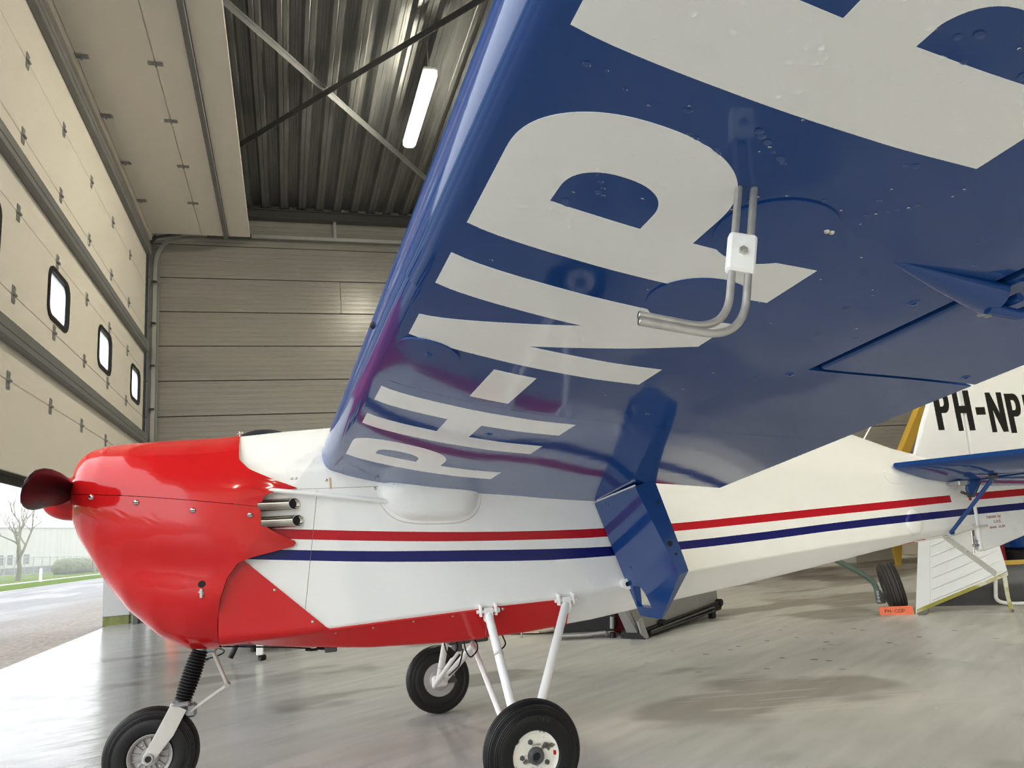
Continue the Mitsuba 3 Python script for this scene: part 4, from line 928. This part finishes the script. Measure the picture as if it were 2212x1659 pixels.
def elev():
    root = np.array([(3.415, 3.15, .968), (3.44, 3.15, .982), (3.7, 3.175, .942), (4.05, 3.185, .905), (4.05, 3.185, .900), (3.7, 3.175, .915), (3.44, 3.15, .942)])
    tip = np.array([(3.735, 2.05, 1.005), (3.76, 2.05, 1.015), (3.88, 2.05, .985), (4.02, 2.05, .955), (4.02, 2.05, .95), (3.88, 2.05, .965), (3.76, 2.05, .985)])
    return loft([root + (tip - root) * t for t in np.linspace(0, 1, 6)])
part('elevator', elev(), 'm_blue_plain', 40, 'blue elevator')
part('tailplane_strut', cat(tube([[3.318, side_y(3.32, .74) - .012, .694], [3.40, 2.90, .945]], [.0095, .0095], 14), lathe([(0, .012), (.011, .012), (.013, 0), (0, -.01)], 14, (3.316, 3.13, .69), (0, -1, 0))), 'm_blue_plain', 40, 'blue tailplane strut')
part('tailplane_bracket', cat(rod([3.40, 2.90, .93], [3.40, 2.90, .985], .006), cbox([3.385, 2.885, .948], [3.425, 2.915, .962], .003), lathe([(0, .006), (.01, .006), (.01, -.006), (0, -.006)], 6, (3.40, 2.90, .932), (0, 0, 1))), 'm_steel_dark')
part('elevator_horn', hullpts([[x, y, z] for y in (3.06, 3.072) for x, z in ((3.42, .965), (3.50, .955), (3.50, .93), (3.44, .86), (3.415, .862), (3.40, .90))]), 'm_blue_plain', 0, 'blue elevator control horn')
part('horn_clevis', cat(obox([3.36, 3.064, .892], [3.42, 3.066, .872], .012, .014), rod([3.425, 3.05, .87], [3.425, 3.085, .87], .008)), 'm_steel_dark')
part('tailplane_fitting', cat(cbox([3.355, 3.06, .925], [3.43, 3.13, .952], .004), obox([3.355, 3.10, .945], [3.372, 3.10, .905], .02, .005)), 'm_galv')
part('root_plate', cat(*[hullpts([[x, side_y(x, z) - o, z] for x, z in pts for o in (-.003, .0025)]) for pts in (((2.905, 1.066), (2.975, 1.05), (2.965, 1.005), (2.895, 1.02)), ((2.90, 1.0), (2.93, .963), (3.30, .915), (3.33, .942), (3.2, .965), (3.0, 1.0)))]), 'm_white')
part('tail_skid', cat(obox([3.335, YC - .012, .672], [3.635, YC - .012, .448], .006, .032, (.6, 0, .8), .002), lathe([(0, .01), (.007, .01), (.009, 0)], 10, (3.345, YC - .012, .668), (0, -1, 0)), lathe([(0, .008), (.006, .008), (.008, 0)], 10, (3.46, YC - .014, .585), (0, -1, 0))), 'm_silverpaint', 0, 'grey tail skid blade')
part('rudder_cable', cat(tube([[3.06, YC - .09, .66], [3.35, YC - .06, .672], [3.54, YC - .035, .70]], .0028, 6), hullpts([[3.53, YC - .06, .70], [3.53, YC - .06, .712], [3.64, YC - .02, .70], [3.64, YC - .02, .71], [3.53, YC - .01, .70], [3.53, YC - .01, .712]])), 'm_silverpaint')
part('keel_stripe', hullpts([[2.85, YC - .085, .648], [3.16, YC - .06, .670], [2.85, YC - .085, .640], [3.16, YC - .06, .664], [2.85, YC - .07, .64], [3.16, YC - .05, .664]]), 'm_red_strip')
# ------------------------------------------------------------------ things standing about in the hangar
principled('m_seat_grey', (0.30, 0.30, 0.30), 0.38, metallic=.3)
principled('m_beige', proc(lambda p, n, uv: mix(C3(.50, .41, .29), C3(.62, .53, .40), fbm(p.x * 14, p.y * 14, p.z * 14, 3))), 0.5)
principled('m_crimson', (0.20, 0.012, 0.022), 0.75)
principled('m_orange', (0.85, 0.20, 0.10), 0.7)
principled('m_yellow', (0.55, 0.35, 0.05), 0.5)
principled('m_yellowgreen', proc(lambda p, n, uv: mix(C3(.62, .60, .50), C3(.30, .27, .04), smoothstep(.35, .6, fbm(p.x * 9, p.y * 9, p.z * 9, 3)))), 0.6)
principled('m_leggreen', (0.10, 0.16, 0.13), 0.4)
principled('m_sheet', proc(lambda p, n, uv: mix(C3(.045, .045, .045), C3(.16, .16, .155), smoothstep(.45, .75, fbm(p.x * 13 + p.y * 13, p.z * 5, 0, 4)))), 0.42, metallic=.4)
principled('m_tyreold', (0.040, 0.038, 0.036), 0.7)
principled('m_navy', (0.020, 0.026, 0.050), 0.35)
principled('m_box', (0.62, 0.60, 0.54), 0.6)
def obj(key, mesh, m, label, cat_, smooth=False, group=None):
    k = add(key, mesh, m, smooth); lab(k, label, cat_, group); return k
def frame(a, b):
    a, b = np.array([*a, 0.0]), np.array([*b, 0.0]); d_ = (b - a) / np.linalg.norm(b - a); return a, d_, np.array([-d_[1], d_[0], 0]), np.linalg.norm(b - a)
def quadbox(a, d_, n_, pts, t0, t1):
    "outline (s, z) extruded from t0 to t1 along n_"
    P = np.array(pts, float)
    r = lambda t, s=1.0: [a + d_ * x + n_ * t + np.array([0, 0, z]) for x, z in P]
    return loft([r(t0), r(t1)])
# grey seat shell lying on black rails, tipped against the floor
a, d_, n_, L_ = frame((2.56, 5.42), (3.72, 6.16))
k = 'aircraft_seat'; lab(k, 'grey moulded aircraft seat lying on its black slide rails under the fuselage', 'seat')
add(k + '__shell', cat(loft([[a + d_ * s + n_ * t + np.array([0, 0, z]) for s, t, z in ring_] for ring_ in (
    [(.05, .02, .06), (1.42, .02, .12), (1.44, .04, .40), (1.40, .06, .44), (-.10, .06, .46), (-.16, .04, .40)],
    [(.05, .12, .05), (1.42, .12, .12), (1.46, .16, .42), (1.42, .18, .46), (-.06, .18, .48), (-.12, .16, .42)])]),
    hullpts([a + d_ * s + n_ * t + np.array([0, 0, z]) for s, t, z in ((-.02, -.0, .05), (.03, .02, .04), (-.22, .03, .34), (-.16, .01, .36), (-.02, .1, .05), (-.20, .10, .36))])), 'm_seat_grey', 25)
for t in (-.03, .13):
    add(k + '__rail', cat(quadbox(a, d_, n_, [(0, .0), (.06, -.0), (1.36, .055), (1.40, .10), (1.36, .125), (.9, .10), (.02, .055)], t, t + .04), *[lathe([(0, .03), (.028, .03), (.03, .02), (.03, -.02), (0, -.02)], 16, a + d_ * s + n_ * (t + .01) + np.array([0, 0, z]), n_) for s, z in ((.035, .030), (.33, .075), (1.37, .115))]), 'm_black', 30)
add(k + '__slide', cat(*[rod(a + d_ * .1 - n_ * (.045 + .0 * i) + np.array([0, 0, .03 + .012 * i]), a + d_ * 1.2 - n_ * .045 + np.array([0, 0, .062 + .03 * i]), .008, 8) for i in range(2)]), 'm_steel_dark')
add(k + '__clamp', cat(quadbox(a, d_, n_, [(-.09, .14), (-.03, .16), (.02, .05), (.04, .012), (.005, .004), (-.06, .05)], -.06, -.045), quadbox(a, d_, n_, [(-.075, .13), (-.04, .14), (.0, .05), (-.03, .045)], -.066, -.058)), 'm_galv')
add(k + '__foot', quadbox(a, d_, n_, [(1.16, .0), (1.22, .0), (1.24, .10), (1.16, .10)], -.04, .0), 'm_black'); add(k + '__foot', quadbox(a, d_, n_, [(.0, .0), (.07, .0), (.06, .05), (.0, .05)], -.04, .14), 'm_black')
# black seat base
a, d_, n_, L_ = frame((2.03, 5.92), (2.47, 5.65))
k = 'black_seat'; lab(k, 'black upholstered seat base standing low behind the near undercarriage leg', 'seat base')
add(k + '__cushion', quadbox(a, d_, n_, [(.04, .05), (.50, .05), (.52, .10), (.52, .27), (.48, .30), (.02, .27), (-.01, .20), (.02, .10)], -.0, .16), 'm_black', 20)
labels[add(k + '__rail', cat(tube(bent([a + d_ * .06 - n_ * .02 + np.array([0, 0, .03]), a + d_ * .3 - n_ * .02 + np.array([0, 0, .032]), a + d_ * .44 - n_ * .02 + np.array([0, 0, .045]), a + d_ * .44 - n_ * .0 + np.array([0, 0, .02])], .03), .016, 10)), 'm_seat_grey', True)] = {'label': 'grey rail'}
add(k + '__post', rod(a + d_ * .49 - n_ * .01 + np.array([0, 0, .07]), a + d_ * .50 - n_ * .01 + np.array([0, 0, .16]), .018, 10), 'm_seat_grey')
for s in (.03, .49): add(k + '__foot', lathe([(0, .045), (.02, .04), (.03, 0), (0, 0)], 14, a + d_ * s - n_ * .0), 'm_black')
# crimson cushion between them
def pillow(c, r, yaw=0, p=2.8):
    m = trimesh.creation.icosphere(subdivisions=4); v = np.array(m.vertices); q = np.sign(v) * np.abs(v) ** (2 / p); q /= np.maximum(1e-9, (np.abs(q) ** p).sum(1) ** (1 / p))[:, None]
    q *= r; cs, sn = math.cos(yaw), math.sin(yaw); q = np.stack([q[:, 0] * cs - q[:, 1] * sn, q[:, 0] * sn + q[:, 1] * cs, q[:, 2]], 1); m.vertices = q + c; return m
obj('cushion', pillow((2.64, 5.86, .085), (.12, .085, .085), -.5), 'm_crimson', 'crimson fabric cushion on the floor between the black seat base and the grey seat', 'cushion', True)
# beige upholstery
a, d_, n_, L_ = frame((1.70, 6.66), (2.22, 6.10))
k = 'seat_cover'; lab(k, 'folded beige upholstery cover on the floor behind the undercarriage', 'cover')
add(k + '__fold', pillow(a + d_ * .28 + n_ * .14 + np.array([0, 0, .045]), (.36, .13, .045), -.82), 'm_beige', True)
add(k + '__fold', pillow(a + d_ * .42 + n_ * .17 + np.array([0, 0, .11]), (.30, .12, .035), -.88), 'm_beige', True)
add(k + '__fold', pillow(a + d_ * .52 + n_ * .20 + np.array([0, 0, .165]), (.20, .11, .03), -.75), 'm_beige', True)
add(k + '__piping', tube([a + d_ * s + n_ * .015 + np.array([0, 0, z]) for s, z in ((.05, .02), (.2, .018), (.4, .020), (.5, .02))], .006, 8), 'm_beige', True)
obj('pull_rod', cat(tube([a + d_ * .395 - n_ * .10 + np.array([0, 0, .105]), a + d_ * .40 - n_ * .12 + np.array([0, 0, .012])], .005, 10), trimesh.creation.icosphere(subdivisions=2, radius=.011).apply_translation(a + d_ * .40 - n_ * .12 + np.array([0, 0, .011]))), 'm_chrome', 'short chrome rod with a ball end in front of the beige cover', 'rod', True)
# tripod foot, cable, white block seen under the nose
obj('stand_leg', tube(bent([(-.40, 6.98, .30), (-.42, 6.98, .12), (-.47, 6.98, .022)], .08), [.022] * 10, 12), 'm_black', 'curved black stand leg showing under the red belly', 'stand leg', True)
t_ = np.linspace(0, 1, 40)
obj('cable_loop', tube(np.stack([-.66 - .10 * np.sin(t_ * 9) * (1 - t_ * .4) + .1 * t_, 7.1 + .10 * np.cos(t_ * 9), .006 + .14 * t_ ** 1.4], 1), .006, 8), 'm_black', 'thin black cable lying in loops behind the nose leg', 'cable', True)
k = 'roller_foot'; lab(k, 'white block on a black castor showing under the red belly', 'castor')
add(k + '__block', cbox([-.255, 6.73, .045], [-.20, 6.80, .20], .006), 'm_jamb'); add(k + '__castor', cat(rod([-.23, 6.75, .022], [-.19, 6.78, .022], .022, 14), cbox([-.24, 6.74, .03], [-.20, 6.79, .05], .004)), 'm_black')
# orange cone and red block hidden behind the nose, mirrored in the wet floor
k = 'traffic_cone'; lab(k, 'orange traffic cone behind the nose, seen mirrored in the wet floor', 'cone')
add(k + '__body', lathe([(0, .60), (.022, .60), (.03, .58), (.115, .03), (0, .03)], 28, (-1.42, 10.9, 0)), 'm_orange', 30)
add(k + '__base', cbox([-1.58, 10.74, 0], [-1.26, 11.06, .035], .01), 'm_orange')
obj('red_case', cbox([-1.60, 11.55, 0.0], [-1.20, 11.85, .30], .02), 'm_crimson', 'red case standing behind the nose by the end wall', 'case')
# dark blue rounded tank behind the nose
k = 'storage_tank'; lab(k, 'dark blue rounded tank top showing above the nose', 'tank')
add(k + '__shell', lathe([(0, 2.045)] + [(.30 * math.sin(t), 1.88 + .165 * math.cos(t)) for t in np.linspace(.15, 1.57, 12)] + [(.30, .1), (.27, .06), (0, .06)], 48, (-.20, 7.6, 0)), 'm_navy', 40)
for i in range(3): add(k + '__leg', rod([-.20 + .2 * math.cos(i * 2.09), 7.6 + .2 * math.sin(i * 2.09), 0], [-.20 + .2 * math.cos(i * 2.09), 7.6 + .2 * math.sin(i * 2.09), .1], .03), 'm_black')
# wheel and leg of an aircraft parked behind, with its chock
k = 'parked_aircraft'; lab(k, 'grey-green undercarriage leg and worn tyre of an aircraft parked behind the tail', 'aircraft')
ax = np.array([.80, -.58, .16]); ax /= np.linalg.norm(ax); c = np.array([4.80, 5.22, .195]); y_ = np.cross(ax, [0, 0, 1.0]); y_ /= np.linalg.norm(y_); x_ = np.cross(y_, ax)
ty = [(.10, -.05), (.13, -.068), (.165, -.066), (.185, -.052)]
for z in np.linspace(-.044, .044, 41): ty.append((.196 - 1.6 * z * z - (.007 if abs(abs(z) - .017) < .0023 or abs(abs(z) - .038) < .002 else 0), z))
ty += [(.185, .052), (.165, .066), (.13, .068), (.10, .05)]
w_ = place(lathe(ty, 64), c, x_, y_, ax); w_.vertices[:, 2] = np.maximum(w_.vertices[:, 2], .001)
add(k + '__tyre', w_, 'm_tyreold', 35)
add(k + '__hub', place(lathe([(0, .04), (.1, .05), (.1, -.05), (0, -.04)], 32), c, x_, y_, ax), 'm_galv', 30)
add(k + '__leg', cat(tube(bent([(3.95, 5.45, .70), (4.30, 5.28, .468), (4.545, 5.235, .315), (4.635, 5.215, .235), (4.64, 5.21, .10)], .06), .021, 14)), 'm_leggreen', True, )
add(k + '__brake', cat(cbox([4.63, 5.19, .07], [4.70, 5.25, .16], .01), *[rod([4.602, 5.17, z], [4.655, 5.2, z], .011, 8) for z in (.10, .125, .15, .17)]), 'm_steel')
k = 'wheel_chock'; lab(k, 'orange wooden chock with handwritten letters against the worn tyre', 'chock')
a, d_, n_, L_ = frame((4.525, 5.095), (4.715, 4.94))
add(k, quadbox(a, d_, n_, [(0, .003), (.004, 0), (L_ - .004, 0), (L_, .004), (L_ - .004, .058), (L_ - .01, .06), (.008, .06), (.002, .054)], 0, .05), 'm_orange')
m = place(tm(meshkit.text_mesh('PH-COP', .026, .0008)), a + d_ * .035 + np.array([0, 0, .017]) - n_ * .0006, d_, (0, 0, 1), -n_)
if m.volume < 0: m.invert()
labels[add(k + '__lettering', m, 'm_matt_black')] = {'label': 'handwritten black letters'}
obj('wheel_chock_001', cbox([4.93, 5.34, 0], [5.03, 5.42, .06], .006), 'm_box', 'pale wooden chock behind the worn tyre', 'chock')
# white ribbed control surface standing on its corner
a, d_, n_, L_ = frame((4.73, 4.95), (5.2, 4.5))
k = 'ribbed_flap'; lab(k, 'white ribbed metal control surface stood on its corner behind the tail', 'control surface')
A_ = np.array([(.004, .0), (.115, .562), (.30, .60), (.655, .49), (.672, .30)])
body = quadbox(a, d_, n_, A_, 0, .035)
add(k, body, 'm_jamb'); 
lo, li = np.array([.145, .10]), np.array([.66, .34])
for i in range(6):
    z0 = .105 + .082 * i; p0 = np.array([.135 + .14 * (z0 - .07), z0]); L1 = min(.635 - p0[0], (.60 - .22 * (.45 - .3) - p0[1]) / .40); p1 = p0 + np.array([L1, .40 * L1])
    add(k + '__bead', tube([a + d_ * q[0] - n_ * .0 + np.array([0, 0, q[1]]) for q in (p0, (p0 + p1) / 2, p1)], [.006, .010, .006], 8), 'm_jamb', True)
add(k + '__seam', rod(a + d_ * .118 + np.array([0, 0, .07]), a + d_ * .195 + np.array([0, 0, .555]), .0012, 6), 'm_silverpaint')
labels[add(k + '__edge_strip', quadbox(a, d_, n_, [(.01, .004), (.672, .268), (.672, .296), (.02, .036)], -.004, .045), 'm_yellowgreen')] = {'label': 'edge strip with worn yellow-green primer'}
add(k + '__bracket', quadbox(a, d_, n_, [(.632, .26), (.662, .27), (.655, .10), (.665, .02), (.655, .004), (.635, .02), (.63, .12)], .0, .025), 'm_yellowgreen')
add(k + '__foot', cat(rod(a + d_ * .652 + np.array([0, 0, .012]), a + d_ * .655 + n_ * .03 + np.array([0, 0, .012]), .012, 10), tube(bent([a + d_ * .10 - n_ * .01 + np.array([0, 0, .035]), a + d_ * .09 - n_ * .06 + np.array([0, 0, .006]), a + d_ * .02 - n_ * .10 + np.array([0, 0, .005])], .03), .003, 6)), 'm_steel_dark')
for i in range(7): add(k + '__rivet', bolt(a + d_ * (.08 + .09 * i) - n_ * .004 + np.array([0, 0, .045 + .036 * i]), -n_, .004, .002, 6), 'm_steel')
# weathered sheet and white tube behind it
a, d_, n_, L_ = frame((5.13, 5.22), (5.95, 4.40))
k = 'metal_tray'; lab(k, 'weathered dark metal tray behind the white control surface', 'tray')
add(k, cat(quadbox(a, d_, n_, [(0, 0), (1.1, 0), (1.1, .31), (.55, .305), (.10, .27)], 0, .012), quadbox(a, d_, n_, [(0, 0), (1.1, 0), (1.1, .012), (0, .012)], 0, .3)), 'm_sheet')
labels[add(k + '__rim', quadbox(a, d_, n_, [(.10, .272), (.55, .308), (1.1, .313), (1.1, .345), (.55, .342), (.10, .30)], -.004, .05), 'm_yellow')] = {'label': 'yellow painted rim'}
obj('bent_tube', tube(bent([a + d_ * .52 - n_ * .06 + np.array([0, 0, .22]), a + d_ * .49 - n_ * .07 + np.array([0, 0, .04]), a + d_ * .58 - n_ * .06 + np.array([0, 0, .014]), a + d_ * 1.1 - n_ * .05 + np.array([0, 0, .016])], .07), .015, 12), 'm_jamb', 'white bent tube lying in front of the dark metal tray', 'tube', True)
# further back
k = 'yellow_gantry'; lab(k, 'yellow steel gantry leg rising behind the tail fin', 'gantry')
add(k + '__leg', obox([9.55, 11, 0], [12.6, 11, 4.1], .14, .17, (-.8, 0, .6)), 'm_yellow'); add(k + '__leg', obox([15.4, 11, 0], [12.7, 11, 4.1], .14, .17, (.8, 0, .6)), 'm_yellow')
k = 'unseen_yellow_panel'; lab(k, 'tapered yellow legs under an unseen yellow panel that shades the floor behind the parked wheel', 'wing panel')
add(k + '__panel', cbox([6.0, 7.9, .64], [12.6, 9.9, .80], .05), 'm_yellow')  # hidden panel, placed to shade the floor below and tint it yellow
for x, y in ((8.52, 9.0), (9.3, 9.0)): add(k + '__leg', hullpts([(x - .13, y - .03, .64), (x + .16, y - .03, .64), (x - .13, y + .03, .64), (x + .16, y + .03, .64), (x - .10, y - .02, 0), (x - .03, y - .02, 0), (x - .10, y + .02, 0), (x - .03, y + .02, 0)]), 'm_yellow')
obj('carton', cbox([8.5, 9.9, .0], [9.35, 10.4, .40], .02), 'm_box', 'pale carton on the floor far behind the yellow trestle', 'carton')
obj('carton_001', cbox([10.1, 10.0, .0], [10.9, 10.6, .55], .02), 'm_box', 'larger pale carton beside the first one far behind the tail', 'carton')
obj('dark_bin', cbox([7.0, 10.6, 0], [8.1, 11.3, .42], .03), 'm_black', 'black bin beside the pale cartons far back', 'bin')
k = 'trolley'; lab(k, 'tubular trolley with a red post and a dark blue tray far behind the rudder', 'trolley')
add(k + '__post', rod([7.95, 6.9, .0], [8.0, 6.9, 1.1], .06, 14), 'm_crimson'); add(k + '__tray', cbox([8.1, 6.4, .25], [9.0, 7.2, .6], .02), 'm_blue_plain')
for p0, p1 in (((8.12, 6.7, .0), (8.32, 6.7, .62)), ((8.62, 6.5, .0), (8.35, 6.7, .62))): add(k + '__tube', rod(p0, p1, .016, 10), 'm_box')
add(k + '__base', cbox([8.05, 6.4, .0], [9.0, 7.2, .24], .02), 'm_black')
# far door posts and litter on the floor
for i, (x, y, s) in enumerate(((1.62, 4.05, .010), (3.2, 3.3, .006), (2.6, 2.7, .005), (1.0, 3.3, .005))):
    obj('paint_chip' + (f'_{i:03d}' if i else ''), cbox([x, y, 0], [x + s * 2, y + s, .0012], .0004), 'm_box', 'tiny pale chip lying on the grey floor', 'chip', False, 'chips on the floor')
